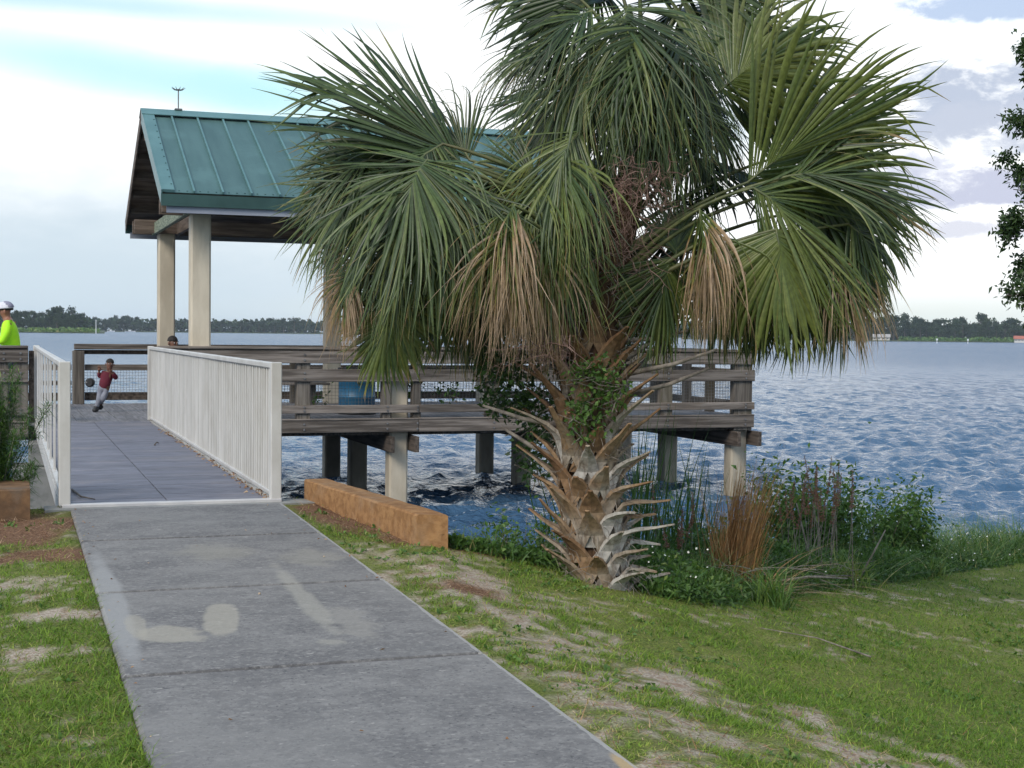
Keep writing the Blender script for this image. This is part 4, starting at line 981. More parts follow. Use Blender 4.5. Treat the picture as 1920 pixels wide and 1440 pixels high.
    # bare old petioles sticking out of the upper trunk
    for (x0, y0, x1, y1, dd) in ((1180, 700, 1345, 655, -.15), (1150, 720, 1250, 640, .1), (1150, 690, 1285, 585, .1), (1080, 700, 985, 660, .0), (1085, 690, 1000, 590, .1), (1130, 660, 1190, 560, .1), (1150, 640, 1290, 620, .05), (1100, 650, 1050, 560, -.1), (1180, 740, 1330, 690, -.05), (1060, 800, 905, 760, .05), (1050, 860, 940, 800, .1)):
        a, b = sight(x0, y0, D0), sight(x1, y1, D0 + dd); mid = (a + b) / 2 - Z * .02
        mb = MB(); mb.tube([a, mid, b], [.022, .016, .010], 6); mb.build('old_petiole', twig_mat, root, True)
    # loose fibres and thin dry strands on the trunk
    mb = MB()
    for k in range(420):
        h = g.uniform(.05, 2.3); c = on(h); w = g.random() * 6.28; o_ = np.array([math.cos(w), math.sin(w), 0]); p = c + o_ * (np.interp(h, cum, rad) + .02); d = unit(o_ + Z * g.normal() * .8); pts = [p]
        for j in range(4): d = unit(d + g.normal(size=3) * .4 - Z * .25); pts.append(pts[-1] + d * g.uniform(.03, .09))
        mb.tube(pts, np.linspace(.003, .001, 5), 3, cap=False)
    tag(mb.build('fibres', twig_mat, root, fix=False), kind='stuff')
    return root, base, on, cum, rad
palm_root, PB, palm_on, palm_cum, palm_rad = palm()

# ------------------------------------------------------------------ plants
def rand_dirs(g, n, upb=0.0):
    d = g.normal(size=(n, 3)); d[:, 2] += upb; return d / np.linalg.norm(d, axis=1)[:, None]
def leaf_mesh(g, P, Dr, size, tint, aspect=.45, fold=.25):
    """folded leaf quads: base, left edge, tip, right edge"""
    n = len(P); size = np.broadcast_to(size, n)[:, None]
    lat = np.cross(Dr, rand_dirs(g, n)); lat /= np.linalg.norm(lat, axis=1)[:, None] + 1e-9; nr = np.cross(lat, Dr)
    mid = P + Dr * size * .45 + nr * size * fold * g.uniform(-.3, 1, (n, 1))
    tip = P + Dr * size - np.array([0, 0, 1]) * size * .2
    v = np.stack([P, mid - lat * size * aspect * .5, tip, mid + lat * size * aspect * .5], 1).reshape(-1, 3)
    return v, np.arange(4 * n).reshape(-1, 4), np.repeat(np.clip(tint, .001, 1), 4)
def blade_mesh(g, P, Dr, L, w, bend, tint, st=4):
    """grass blades: st stations that taper and bow over"""
    n = len(P); L = np.broadcast_to(L, n)[:, None]; w = np.broadcast_to(w, n)[:, None]; bend = np.broadcast_to(bend, n)[:, None]
    hz_ = Dr.copy(); hz_[:, 2] = 0; hz_ += g.normal(size=hz_.shape) * .02; hz_[:, 2] = 0; hz_ /= np.linalg.norm(hz_, axis=1)[:, None] + 1e-9
    lat = np.stack([-hz_[:, 1], hz_[:, 0], np.zeros(n)], 1); a = g.normal(size=(n, 1)) * .7
    lat = lat * np.cos(a) + hz_ * np.sin(a)
    rows = []
    for k in range(st):
        t = k / (st - 1)
        c = P + Dr * L * t + hz_ * L * bend * t * t - np.array([0, 0, 1]) * L * bend * .55 * t ** 2.2
        ww = w * (1 - t ** 1.6) * .5 + .0003
        rows += [c - lat * ww, c + lat * ww]
    v = np.stack(rows, 1).reshape(-1, 3)
    o = (np.arange(n) * 2 * st)[:, None, None]
    f = (np.array([[2 * k, 2 * k + 1, 2 * k + 3, 2 * k + 2] for k in range(st - 1)])[None] + o).reshape(-1, 4)
    return v, f, np.repeat(np.clip(tint, .001, 1), 2 * st)
def join(*ms):
    v, f, t, o = [], [], [], 0
    for a, b, c in ms: v.append(a); f.append(b + o); t.append(c); o += len(a)
    return np.concatenate(v), np.concatenate(f), np.concatenate(t)
def plant_part(name, ms, m, root, smooth=False):
    v, f, t = ms; return link(name, mesh_np(name, v - origin(root), f, [m], None, t, smooth), root)

def lawn():
    g = np.random.default_rng(31); n = 430000
    yaw0 = math.pi / 2 - YAW
    r = np.exp(g.uniform(math.log(3.9), math.log(17), n)); a = yaw0 + g.uniform(-.62, .52, n)
    X, Y = r * np.cos(a), r * np.sin(a)
    bare, straw = bare_mask(X, Y), straw_mask(X, Y)
    off = np.maximum(PX0 - X, X - PX1)
    clump = fbm(X, Y, 1.6, 12, 3); patch = fbm(X, Y, 5.0, 14, 3)
    lush = sstep(clump + .25 * patch, .42, .72)
    edge_l = (X < PX0) * sstep(-(PX0 - X), -.5, -.03)
    lush = np.clip(lush + .8 * edge_l * sstep(9.2 - Y, 0, .6) + .55 * ellipse(X, Y, 3.3, 6.3, .9, .35, -.5).clip(0, 1) + .55 * sstep(X, 2.8, 5.5), 0, 1)
    keep = (off > -.006 + .02 * g.normal(size=n)) & ~((off < .0) & (off < -.03)) & (Y < bank(X) + .12) & (g.random(n) > bare * .86) & (g.random(n) > straw * .9) & (g.random(n) < .55 + .45 * lush)
    keep &= ~((X > 2.2) & (X < 2.75) & (Y > 8.85) & (np.abs(X - np.interp(Y, [8.9, 11.3], [2.6, 2.35])) < .14)) & ~((X < .18) & (Y > 10.72))
    X, Y, lush, bare, straw, patch, r = [q_[keep] for q_ in (X, Y, lush, bare, straw, patch, r)]; n = len(X)
    L = (.016 + .026 * lush) * g.uniform(.6, 1.5, n) * (1 - .35 * bare) + .03 * (g.random(n) < .02)
    w = g.uniform(.0028, .0050, n) * (1 + .05 * np.maximum(r - 5, 0))
    d = rand_dirs(g, n, 1.15); d[:, 2] = np.abs(d[:, 2]); P = np.stack([X, Y, ground_z(X, Y) - .004 + (fbm(X, Y, 2.2, 2) - .5) * .05], 1)
    tint = .22 + .24 * (1 - lush) + .17 * g.normal(size=n) + .3 * np.maximum(bare, straw) + .3 * (g.random(n) < .08 + .22 * (1 - lush) * (patch > .52))
    tint = tint - .10 * sstep(X, 2.8, 4.5)
    v, f, t = blade_mesh(g, P, d, L, w, g.uniform(.1, .7, n), tint, 3)
    o = link('grass', mesh_np('grass', v, f, [grass_leaf], None, t)); tag(o, kind='stuff')
    # brown needles and clippings lying about
    n = 120000; r = np.exp(g.uniform(math.log(3.9), math.log(12.5), n)); a = yaw0 + g.uniform(-.55, .5, n); X, Y = r * np.cos(a), r * np.sin(a)
    s_ = straw_mask(X, Y); b_ = bare_mask(X, Y); off = np.maximum(PX0 - X, X - PX1)
    keep = (off > .0) & (Y < bank(X)) & (g.random(n) < .03 + .97 * s_ + .25 * b_); X, Y = X[keep], Y[keep]; n = len(X)
    d = g.normal(size=(n, 3)); d[:, 2] = g.normal(size=n) * .12 + .08; d /= np.linalg.norm(d, axis=1)[:, None]
    P = np.stack([X, Y, ground_z(X, Y) + .004 + (fbm(X, Y, 2.2, 2) - .5) * .05 + .02 * g.random(n) * straw_mask(X, Y)], 1)
    v, f, t = blade_mesh(g, P, d, g.uniform(.03, .11, n), .0036, .1, g.random(n), 2)
    tag(link('pine_needles', mesh_np('pine_needles', v, f, [straw_leaf], None, t)), kind='stuff')
lawn()

def undergrowth():
    g = np.random.default_rng(41)
    n = 90000; X = 2.75 + 10 * g.random(n) ** 1.25; Y = bank(X) + g.uniform(-.12, 3.4, n) * (.35 + .65 * np.minimum((X - 2.6) / 2.5, 1)); gz = ground_z(X, Y)
    ok = gz > WATER - .12
    X, Y, gz = X[ok], Y[ok], gz[ok]; n = len(X)
    hmax = np.interp(Y - bank(X), [-.15, .05, .4, 1.2, 2.5], [.04, .14, .40, .62, .75]) * (.45 + .9 * fbm(X, Y, 1.3, 21, 3)) * np.interp(X, [2.7, 3.6, 6, 8.8, 10.2, 12], [.6, 1.0, 1.2, .75, .32, .2])
    P = np.stack([X, Y, gz + hmax * g.random(n) ** .7], 1)
    tint = .35 + .2 * (fbm(X, Y, 1.7, 23) - .5) * 3 + .12 * g.normal(size=n) + .3 * (g.random(n) < .05)
    a = leaf_mesh(g, P, rand_dirs(g, n, .7), g.uniform(.025, .07, n), np.clip(tint, .02, .85), .5)
    n = 40000; X = 2.7 + 9.5 * g.random(n) ** 1.2; Y = bank(X) + g.uniform(-.15, 3.0, n) * (.35 + .65 * np.minimum((X - 2.6) / 2.5, 1)); gz = ground_z(X, Y); ok = (gz > WATER - .2) & (g.random(n) < .3 + 1.2 * (fbm(X, Y, 1.1, 27) - .3))
    X, Y, gz = X[ok], Y[ok], gz[ok]; n = len(X)
    d = rand_dirs(g, n, 1.8); d[:, 2] = np.abs(d[:, 2])
    tint = .4 + .14 * g.normal(size=n) + .5 * (g.random(n) < .12)
    hh = np.interp(Y - bank(X), [-.15, .1, .6], [.08, .24, .60]) * g.uniform(.5, 1.3, n)
    b = blade_mesh(g, np.stack([X, Y, gz - .01], 1), d, hh, g.uniform(.006, .012, n), g.uniform(.1, .7, n), np.clip(tint, .02, 1), 4)
    v, f, t = join(a, b); tag(link('undergrowth', mesh_np('undergrowth', v, f, [weed_leaf], None, t)), kind='stuff')
    n = 9000; X = g.uniform(-3, 9, n); Y = g.uniform(3.9, 13, n); c_ = fbm(X, Y, 1.9, 51, 3); off = np.maximum(PX0 - X, X - PX1)
    ok = (off > .03) & (Y < bank(X)) & (g.random(n) < 3.2 * (c_ - .52)); X, Y = X[ok], Y[ok]; n = len(X)
    k = 7; X = np.repeat(X, k) + g.normal(size=n * k) * .012; Y = np.repeat(Y, k) + g.normal(size=n * k) * .012; d = rand_dirs(g, n * k, .55)
    P = np.stack([X, Y, ground_z(X, Y) + .005 + (fbm(X, Y, 2.2, 2) - .5) * .05], 1)
    v, f, t = leaf_mesh(g, P, d, g.uniform(.02, .045, n * k), np.clip(.55 + .15 * g.normal(size=n * k), .02, .9), .5); tag(link('lawn_weeds', mesh_np('lawn_weeds', v, f, [weed_leaf], None, t)), kind='stuff')
    # tiny white flowers among it
    mb = MB()
    for cx, cy, nn, s_ in ((4.3, 8.85, 26, .16), (4.05, 8.75, 12, .12), (9.6, 12.9, 60, .7), (10.4, 13.5, 60, .6), (6.3, 10.5, 14, .35), (7.4, 12.2, 30, .6), (3.65, 8.8, 5, .05), (8.6, 12.2, 30, .6)):
        for k in range(int(nn * .7)):
            x, y = cx + g.normal() * s_, cy + g.normal() * s_ * .7; z = ground_z(x, y) + g.uniform(.1, .38); s2 = .005 + .004 * g.random()
            d = unit(g.normal(size=3) + Z); l = unit(np.cross(d, [1, .3, .2])) * s2; m_ = np.cross(d, l); p = np.array([x, y, z])
            mb.add([p + l, p + m_, p - l, p - m_, p + (l + m_) * .9 + d * .003, p + (m_ - l) * .9 + d * .003, p - (l + m_) * .9 + d * .003, p + (l - m_) * .9 + d * .003], [(0, 1, 2, 3), (4, 5, 6, 7)])
    tag(mb.build('small_flowers', flower_mat, fix=False), kind='stuff')
undergrowth()

def shrub(loc, rad, nleaf0, size, label, m=weed_leaf, stems=14, tint=.35, cat='shrub', name='shrub', seed=1, aspect=.42, sprays=0):
    g = np.random.default_rng(seed); loc = np.array(loc, float); rad = np.array(rad)
    root = thing(name, tuple(loc), label, cat); mb = MB(); C_ = []
    for k in range(stems):
        w = g.random() * 6.28; tip = loc + np.array([math.cos(w) * rad[0] * g.random() ** .5, math.sin(w) * rad[1] * g.random() ** .5, rad[2] * g.uniform(.55, 1.12)])
        p0 = loc + np.array([math.cos(w), math.sin(w), 0]) * rad[0] * .25 * g.random() - Z * .05; mid = (p0 + tip) / 2 + g.normal(size=3) * .06 * rad[2]
        pts = [(1 - t) ** 2 * p0 + 2 * t * (1 - t) * mid + t * t * tip for t in np.linspace(0, 1, 7)]
        mb.tube(pts, np.linspace(.008, .002, 7), 4, cap=False); C_.append(np.array(pts))
    mb.build('stem', twig_mat, root, fix=False)
    P = []; per = int(nleaf0 * 2.9) // stems
    for c in C_:
        t = g.random(per) ** .7 * 6; i = np.minimum(t.astype(int), 5); P.append(c[i] + (c[i + 1] - c[i]) * (t - i)[:, None] + g.normal(size=(per, 3)) * rad * (.17 if not sprays else .10))
    P = np.concatenate(P); P[:, 2] = np.maximum(P[:, 2], ground_z(P[:, 0], P[:, 1]) + .01)
    h = np.clip((P[:, 2] - loc[2]) / rad[2], 0, 1); tn = tint + .15 * g.normal(size=len(P)) + .15 * (h - .5)
    plant_part('foliage', leaf_mesh(g, P, rand_dirs(g, len(P), .5), g.uniform(.6, 1.3, len(P)) * size, np.clip(tn, .02, .9), aspect), m, root)
    return root
def clump(loc, n, h, spread, w, bend, label, m, tint, tsd=.1, lean=(0, 0), cat='grass clump', name='grass_clump', seed=1, foot=.05, up=2.2):
    g = np.random.default_rng(seed); loc = np.array(loc, float); root = thing(name, tuple(loc), label, cat)
    P = loc + np.concatenate([g.normal(size=(n, 2)) * foot, np.zeros((n, 1))], 1); P[:, 2] = ground_z(P[:, 0], P[:, 1]) - .02
    d = rand_dirs(g, n, up); d[:, 2] = np.abs(d[:, 2]); d[:, :2] = d[:, :2] * spread; d[:, 0] += lean[0]; d[:, 1] += lean[1]; d /= np.linalg.norm(d, axis=1)[:, None]
    plant_part('blades', blade_mesh(g, P, d, h * g.uniform(.5, 1.12, n), w * g.uniform(.7, 1.3, n), bend * g.uniform(.3, 1.6, n), np.clip(tint + tsd * g.normal(size=n), .02, 1), 6), m, root)
    return root, g
def gl(x, y, dz=0): return (x, y, float(ground_z(x, y)) + dz)
shrub(gl(7.6, 12.6), (.66, .5, 1.08), 2800, .075, 'dark green leafy shrub on the bank behind the plumed grass stalks', seed=3, tint=.36, stems=22)
shrub(gl(8.9, 13.4), (.72, .5, .86), 2300, .07, 'dark leafy shrub on the bank, last tall one before the open water', seed=4, tint=.34, stems=22)
shrub(gl(6.3, 12.2), (.55, .45, .85), 1700, .07, 'leafy shrub on the bank behind the orange dry grass', seed=5, tint=.38, stems=18)
shrub(gl(10.4, 13.9), (.8, .4, .17), 1200, .055, 'low leafy shrub with white flowers at the right end of the bank', seed=6, tint=.38, stems=26)
shrub(gl(11.3, 14.2), (.6, .4, .22), 900, .055, 'small low shrub at the waterline by the right edge', seed=16, tint=.42, stems=18)
shrub(gl(3.3, 9.45), (.4, .3, .5), 1100, .05, 'tangled low shrub between the orange wall and the palm trunk', seed=7, tint=.35, stems=16)
shrub(gl(5.0, 10.0), (.5, .4, .42), 1300, .06, 'leafy weeds at the right foot of the palm', seed=8, tint=.34, stems=18)
shrub(gl(3.55, 10.3), (.5, .4, .55), 420, .045, 'twiggy half bare shrub behind the end of the orange wall', seed=9, tint=.45, stems=34)
clump(gl(3.05, 9.25), 240, .36, .7, .012, .5, 'green grass clump at the near end of the orange wall', weed_leaf, .42, .1, seed=2, foot=.13)
clump(gl(3.62, 8.88), 190, .27, .7, .008, .5, 'bright grass clump growing against the front of the palm trunk', weed_leaf, .6, .1, seed=3, foot=.07)
clump(gl(4.35, 9.1), 420, .50, .8, .009, 1.1, 'dark drooping grass clump right of the palm trunk base', weed_leaf, .22, .08, seed=4, foot=.12, up=1.6)
clump(gl(5.15, 9.0), 130, .42, .5, .010, .4, 'upright grass clump at the lawn edge in front of the dead sticks', weed_leaf, .5, .2, seed=5, foot=.07)
clump(gl(6.9, 10.75), 110, .50, .6, .012, .45, 'yellow green grass clump at the lawn edge right of the dead sticks', weed_leaf, .78, .12, seed=6, foot=.10)
clump(gl(8.7, 12.0), 60, .30, .8, .011, .5, 'small pale grass clump on the lawn edge near the white flowers', weed_leaf, .8, .1, seed=7, foot=.06)
clump(gl(5.2, 9.7), 620, 1.12, .20, .0075, .12, 'tall clump of orange dry grass leaning right', orange_straw, .45, .22, (.10, .02), seed=8, foot=.075, up=3.2)
clump(gl(5.3, 9.7), 230, .70, .9, .008, .9, 'broken dry straw splaying around the orange grass', straw_leaf, .75, .2, (.15, 0), seed=9, foot=.14, up=1.0)
clump(gl(4.75, 9.5), 260, .62, .5, .009, .45, 'tall light green grass clump between the palm and the orange dry grass', weed_leaf, .55, .14, seed=21, foot=.14)
clump(gl(6.1, 10.6), 260, .70, .5, .009, .4, 'tall green grass clump right of the orange dry grass', weed_leaf, .5, .16, seed=22, foot=.16)
clump(gl(7.7, 11.9), 240, .60, .6, .009, .5, 'green grass clump in front of the tallest dark shrub', weed_leaf, .52, .14, seed=23, foot=.18)
clump(gl(6.6, 11.6), 160, .85, .35, .008, .3, 'tall tan and green grass clump among the plumed stalks', weed_leaf, .78, .2, seed=24, foot=.14)
# reeds behind the palm
for x, y, n, h, sd, lab in ((4.75, 10.7, 190, 1.9, 11, 'tall dark reeds right behind the palm trunk'), (5.6, 11.4, 150, 1.6, 12, 'tall dark reeds in front of the dark pier pile'), (4.35, 10.6, 120, 1.5, 13, 'dark reeds hidden partly by the palm trunk')):
    clump(gl(x, y), n, h, .28, .020, .10, lab, weed_leaf, .22, .10, seed=sd, foot=.16, up=3.0, name='reed_clump', cat='reeds')
# plumed dry grass stalks
def plumes(loc, n, h, label, seed, spread=.18):
    g = np.random.default_rng(seed); root = thing('plume_grass', loc, label, 'plume grass'); st = MB(); pl = []
    for k in range(n):
        p = np.array(loc) + np.array([g.normal() * spread, g.normal() * spread, -.05]); hh = h * g.uniform(.75, 1.12); t_ = p + np.array([g.normal() * .12, g.normal() * .1, hh])
        mid = (p + t_) / 2 + np.array([g.normal() * .03, 0, 0]); st.tube([p, mid, t_], [.0045, .004, .002], 4, cap=False)
        m_ = 90; t = g.random(m_); P = mid + (t_ - mid) * (.45 + .55 * t)[:, None]; d = rand_dirs(g, m_, 1.5)
        pl.append(leaf_mesh(g, P, d, .032 * (1.15 - t * .5), .35 + .25 * g.random(m_), .3))
    st.build('stalk', twig_mat, root, fix=False); plant_part('plume', join(*pl), plume_mat, root)
plume_mat = leaf_mat('plume', [(0, (.16, .07, .06)), (.5, (.28, .145, .115)), (1, (.40, .26, .20))], .2, .9, .1)
plumes(gl(6.5, 10.9), 12, 1.15, 'reddish plumed grass stalks standing above the middle of the bank', 3, .15)
plumes(gl(7.1, 11.4), 13, 1.12, 'reddish plumed grass stalks beside the dark shrub', 4, .16)
plumes(gl(5.0, 10.1), 9, 1.0, 'pinkish plumed stalks left of the orange dry grass', 5, .14)
def stick(name, pts, r, label, cat='stick', m=twig_mat):
    mb = MB(); mb.tube(pts, np.linspace(r, r * .45, len(pts)), 6); return tag(mb.build(name, m, None, True), label, cat)
def g3(x, y, dz): return np.array([x, y, float(ground_z(x, y)) + dz])
stick('dead_stalk', [g3(6.6, 11.0, 0), g3(6.63, 11.0, .45), g3(6.55, 11.05, .85)], .012, 'bare grey stalk leaning left on the bank', 'stalk')
stick('dead_stalk', [g3(7.1, 11.4, 0), g3(7.12, 11.4, .4), g3(7.2, 11.45, .8)], .010, 'bare grey stalk leaning right before the dark shrub', 'stalk')
stick('dead_stalk', [g3(7.0, 10.8, 0), g3(7.15, 10.8, .25), g3(7.3, 10.8, .52)], .012, 'short pale stalk slanting out of the yellow green grass', 'stalk')
for k, (a, b, c) in enumerate((((5.35, 9.6, .12), (5.9, 9.75, .16), (6.6, 10.3, .12)), ((5.2, 9.7, .22), (5.6, 9.9, .2), (6.1, 10.1, .08)), ((5.7, 10.1, .15), (6.3, 10.3, .13), (7.0, 10.75, .1)))):
    stick('dead_branch', [g3(*a), g3(*b), g3(*c)], .013, ('long grey dead branch lying along the weeds at the lawn edge', 'grey dead branch slanting down into the weeds', 'thin grey dead branch lying behind the long one')[k], 'branch')
g = np.random.default_rng(77); mb = MB()
for k in range(150):
    x, y = g.uniform(5.0, 7.2), 0; y = bank(x) + g.uniform(.05, .8); p = g3(x, y, g.uniform(.02, .25)); d = unit(np.array([g.normal(), g.normal() * .6, g.normal() * .25])); mb.tube([p, p + d * .15 + Z * .01, p + d * g.uniform(.25, .5)], [.004, .0035, .0015], 3, cap=False)
for k in range(70):
    x = g.uniform(2.8, 4.2); y = bank(x) + g.uniform(.2, 1.2); p = g3(x, y, 0); d = unit(np.array([g.normal() * .5, g.normal() * .4, 1.0])); mb.tube([p, p + d * .3, p + d * .55 + g.normal(size=3) * .08], [.004, .003, .001], 3, cap=False)
tag(mb.build('dead_twigs', twig_mat, fix=False), kind='stuff')

# fine leaved bush at the left edge
def fennel(loc, h, label, seed):
    g = np.random.default_rng(seed); root = thing('bush', loc, label, 'bush'); loc = np.array(loc); st = MB(); parts = []
    for k in range(40):
        tip = loc + np.array([g.normal() * .20, g.normal() * .2, h * g.uniform(.35, 1.05)]); p0 = loc + np.array([g.normal() * .07, g.normal() * .07, -.05]); pts = np.array([p0 + (tip - p0) * t + np.array([0, 0, .05 * math.sin(3.1 * t)]) for t in np.linspace(0, 1, 8)])
        st.tube(pts, np.linspace(.007, .002, 8), 4, cap=False)
        m_ = 800; t = .1 + .9 * g.random(m_) ** .8; P = p0 + (tip - p0) * t[:, None]
        side = rand_dirs(g, m_, .6); P = P + side * (g.random(m_) ** .8 * .24 * (1.15 - t))[:, None]
        parts.append(blade_mesh(g, P, side, g.uniform(.03, .07, m_), .006, .3, .24 + .15 * g.normal(size=m_) + .16 * t, 3))
    st.build('stem', twig_mat, root, fix=False); plant_part('foliage', join(*parts), weed_leaf, root)
fennel(gl(-.12, 11.60), 1.45, 'bushy green plant with fine feathery leaves behind the left block', 4)
fennel(gl(-.13, 11.50), 1.0, 'second feathery bush, nearest the left edge', 5)

# creepers on palm and rail
def vine(blobs, depth, n, size, label, tint, seed, dsd=.12):
    g = np.random.default_rng(seed); c0 = sight(blobs[0][0], blobs[0][1], depth); root = thing('vine', tuple(c0), label, 'vine'); P = []; st = MB(); tot = sum(b[2] * b[3] for b in blobs)
    for (x, y, a, b) in blobs:
        m_ = int(n * a * b / tot); w = g.random(m_) * 6.28; r = g.random(m_) ** .55
        P += [sight(x + a * r_ * math.cos(w_) * g.uniform(.7, 1.25), y + b * r_ * math.sin(w_), depth + g.normal() * dsd) for r_, w_ in zip(r, w)]
        for k in range(4):
            q_ = [sight(x + g.normal() * a * .6, y + b * (1.1 - j * .6) + g.normal() * 5, depth + g.normal() * dsd * .5) for j in range(4)]; st.tube(q_, [.004, .003, .003, .002], 4, cap=False)
    st.build('stem', twig_mat, root, fix=False); P = np.array(P)
    plant_part('foliage', leaf_mesh(g, P, rand_dirs(g, len(P), .1), size * g.uniform(.6, 1.3, len(P)), np.clip(tint + .16 * g.normal(size=len(P)), .02, 1), .6), vine_leaf, root)
vine([(1112, 755, 52, 36), (1100, 800, 40, 28), (1105, 705, 45, 22), (1150, 735, 34, 34), (1120, 690, 60, 26), (1075, 780, 26, 30)], 9.33, 760, .040, 'bright green creeper on the front of the palm trunk', .62, 1, .06)
vine([(960, 715, 70, 62), (930, 680, 40, 40), (1000, 770, 48, 40), (1005, 850, 42, 52), (940, 760, 40, 25)], 10.05, 1900, .042, 'dark green creeper hanging left of the palm trunk', .20, 2, .2)
vine([(1340, 368, 40, 20), (1300, 385, 25, 18)], 9.9, 240, .034, 'small leafy creeper up among the right hand fronds', .35, 3, .1)
vine([(1060, 620, 50, 40), (980, 640, 40, 40)], 9.9, 520, .04, 'dark creeper up under the hanging brown fronds', .18, 4, .15)
vine([(665, 703, 55, 14), (770, 722, 30, 26), (840, 735, 30, 20), (600, 745, 18, 12)], 22.1, 300, .075, 'thin creeper trailing over the pier rail beside the barrel', .3, 5, .06)

# oak whose branches reach in at the right edge
def oak():
    g = np.random.default_rng(8); D = 13.0; c = sight(2330, 720, D); bx, by = c[0], c[1]
    root = thing('oak_tree', gl(bx, by), 'oak branches with small dark leaves reaching in at the right edge', 'oak tree'); base = np.array(gl(bx, by)); tr = MB()
    top = base + np.array([.1, .1, 3.2]); tr.tube([base - Z * .2, base + Z * .5, base + Z * 1.8 + [.06, 0, 0], top], [.30, .23, .2, .16], 12); tr.build('trunk', bark, root, True)
    lim = MB(); P = []
    ends = [sight(x, y, D + d) for x, y, d in ((1868, 215, 0), (1885, 290, .2), (1900, 355, -.2), (1885, 400, .1), (1902, 560, .1), (1885, 555, -.2), (1915, 75, 0), (1935, 140, .2), (1925, 480, .3), (1960, 420, 0), (1960, 250, .4), (1990, 330, -.3), (1950, 600, .2), (2000, 150, 0))]
    ends += [sight(g.uniform(2000, 2700), g.uniform(-150, 520), D + g.normal() * 1.2) for k in range(46)]
    for e in ends:
        s0 = base + np.array([.1, .1, g.uniform(1.7, 3.1)]); mid = (s0 + e) / 2 + np.array([0, 0, .35]) + g.normal(size=3) * .12
        pts = [(1 - t) ** 2 * s0 + 2 * t * (1 - t) * mid + t * t * e for t in np.linspace(0, 1, 9)]; lim.tube(pts, np.linspace(.05, .004, 9), 5, cap=False)
        for j in range(7):
            t = g.uniform(.72, 1.0); p = (1 - t) ** 2 * s0 + 2 * t * (1 - t) * mid + t * t * e; q_ = p + unit(g.normal(size=3) + [0, 0, -.1]) * g.uniform(.08, .26); lim.tube([p, (p + q_) / 2 + g.normal(size=3) * .01, q_], [.008, .005, .002], 3, cap=False)
            m_ = 150; tt = g.random(m_)[:, None]; P.append(p + (q_ - p) * tt + g.normal(size=(m_, 3)) * .045)
    lim.build('limb', bark, root, fix=False); P = np.concatenate(P)
    plant_part('crown', leaf_mesh(g, P, rand_dirs(g, len(P), 0), g.uniform(.04, .075, len(P)), np.clip(.4 + .22 * g.normal(size=len(P)), .02, 1), .42), oak_leaf, root)
oak()

# small things lying on bridge and lawn
def at_deck(px, py, z=.004):
    v = sight(px, py, 1) - EYEP; return EYEP + v * ((z - EYE) / v[2])
stick('twig', [at_deck(135, 918, .01), at_deck(152, 931, .018), at_deck(178, 936, .008)], .009, 'dark stick lying on the bridge deck by the left post', 'twig', bark)
stick('twig', [at_deck(290, 834, .008), at_deck(294, 829, .03), at_deck(298, 831, .012)], .009, 'small dark twig in the middle of the bridge deck', 'twig', bark)
stick('twig', [g3(5.05, 7.6, .02), g3(4.85, 7.9, .03), g3(4.5, 8.0, .02)], .006, 'thin pale twig lying on the open lawn', 'twig')
g = np.random.default_rng(12); n = 230; Yl = BY0 + .1 + 8 * g.random(n) ** 1.2; Xl = 1.985 - np.abs(g.normal(size=n)) * .035 - .03; d = g.normal(size=(n, 3)); d[:, 2] *= .2; d /= np.linalg.norm(d, axis=1)[:, None]
m1 = leaf_mesh(g, np.stack([Xl, Yl, .006 + .012 * g.random(n)], 1), d, g.uniform(.02, .05, n), g.random(n), .4)
n = 260; d = g.normal(size=(n, 3)); d[:, 2] *= .1; d /= np.linalg.norm(d, axis=1)[:, None]
Xl = g.uniform(PX0, PX1, n); Yl = g.uniform(4, 11, n); keep = (np.minimum(Xl - PX0, PX1 - Xl) < .12) | (g.random(n) < .12); Xl, Yl, d = Xl[keep], Yl[keep], d[keep]
m2 = leaf_mesh(g, np.stack([Xl, Yl, -.0193 * (11.18 - Yl) + .004], 1), d, g.uniform(.012, .035, len(Xl)), g.random(len(Xl)), .35)
v, f, t = join(m1, m2); tag(link('leaf_litter', mesh_np('leaf_litter', v, f, [straw_leaf], None, t)), kind='stuff')

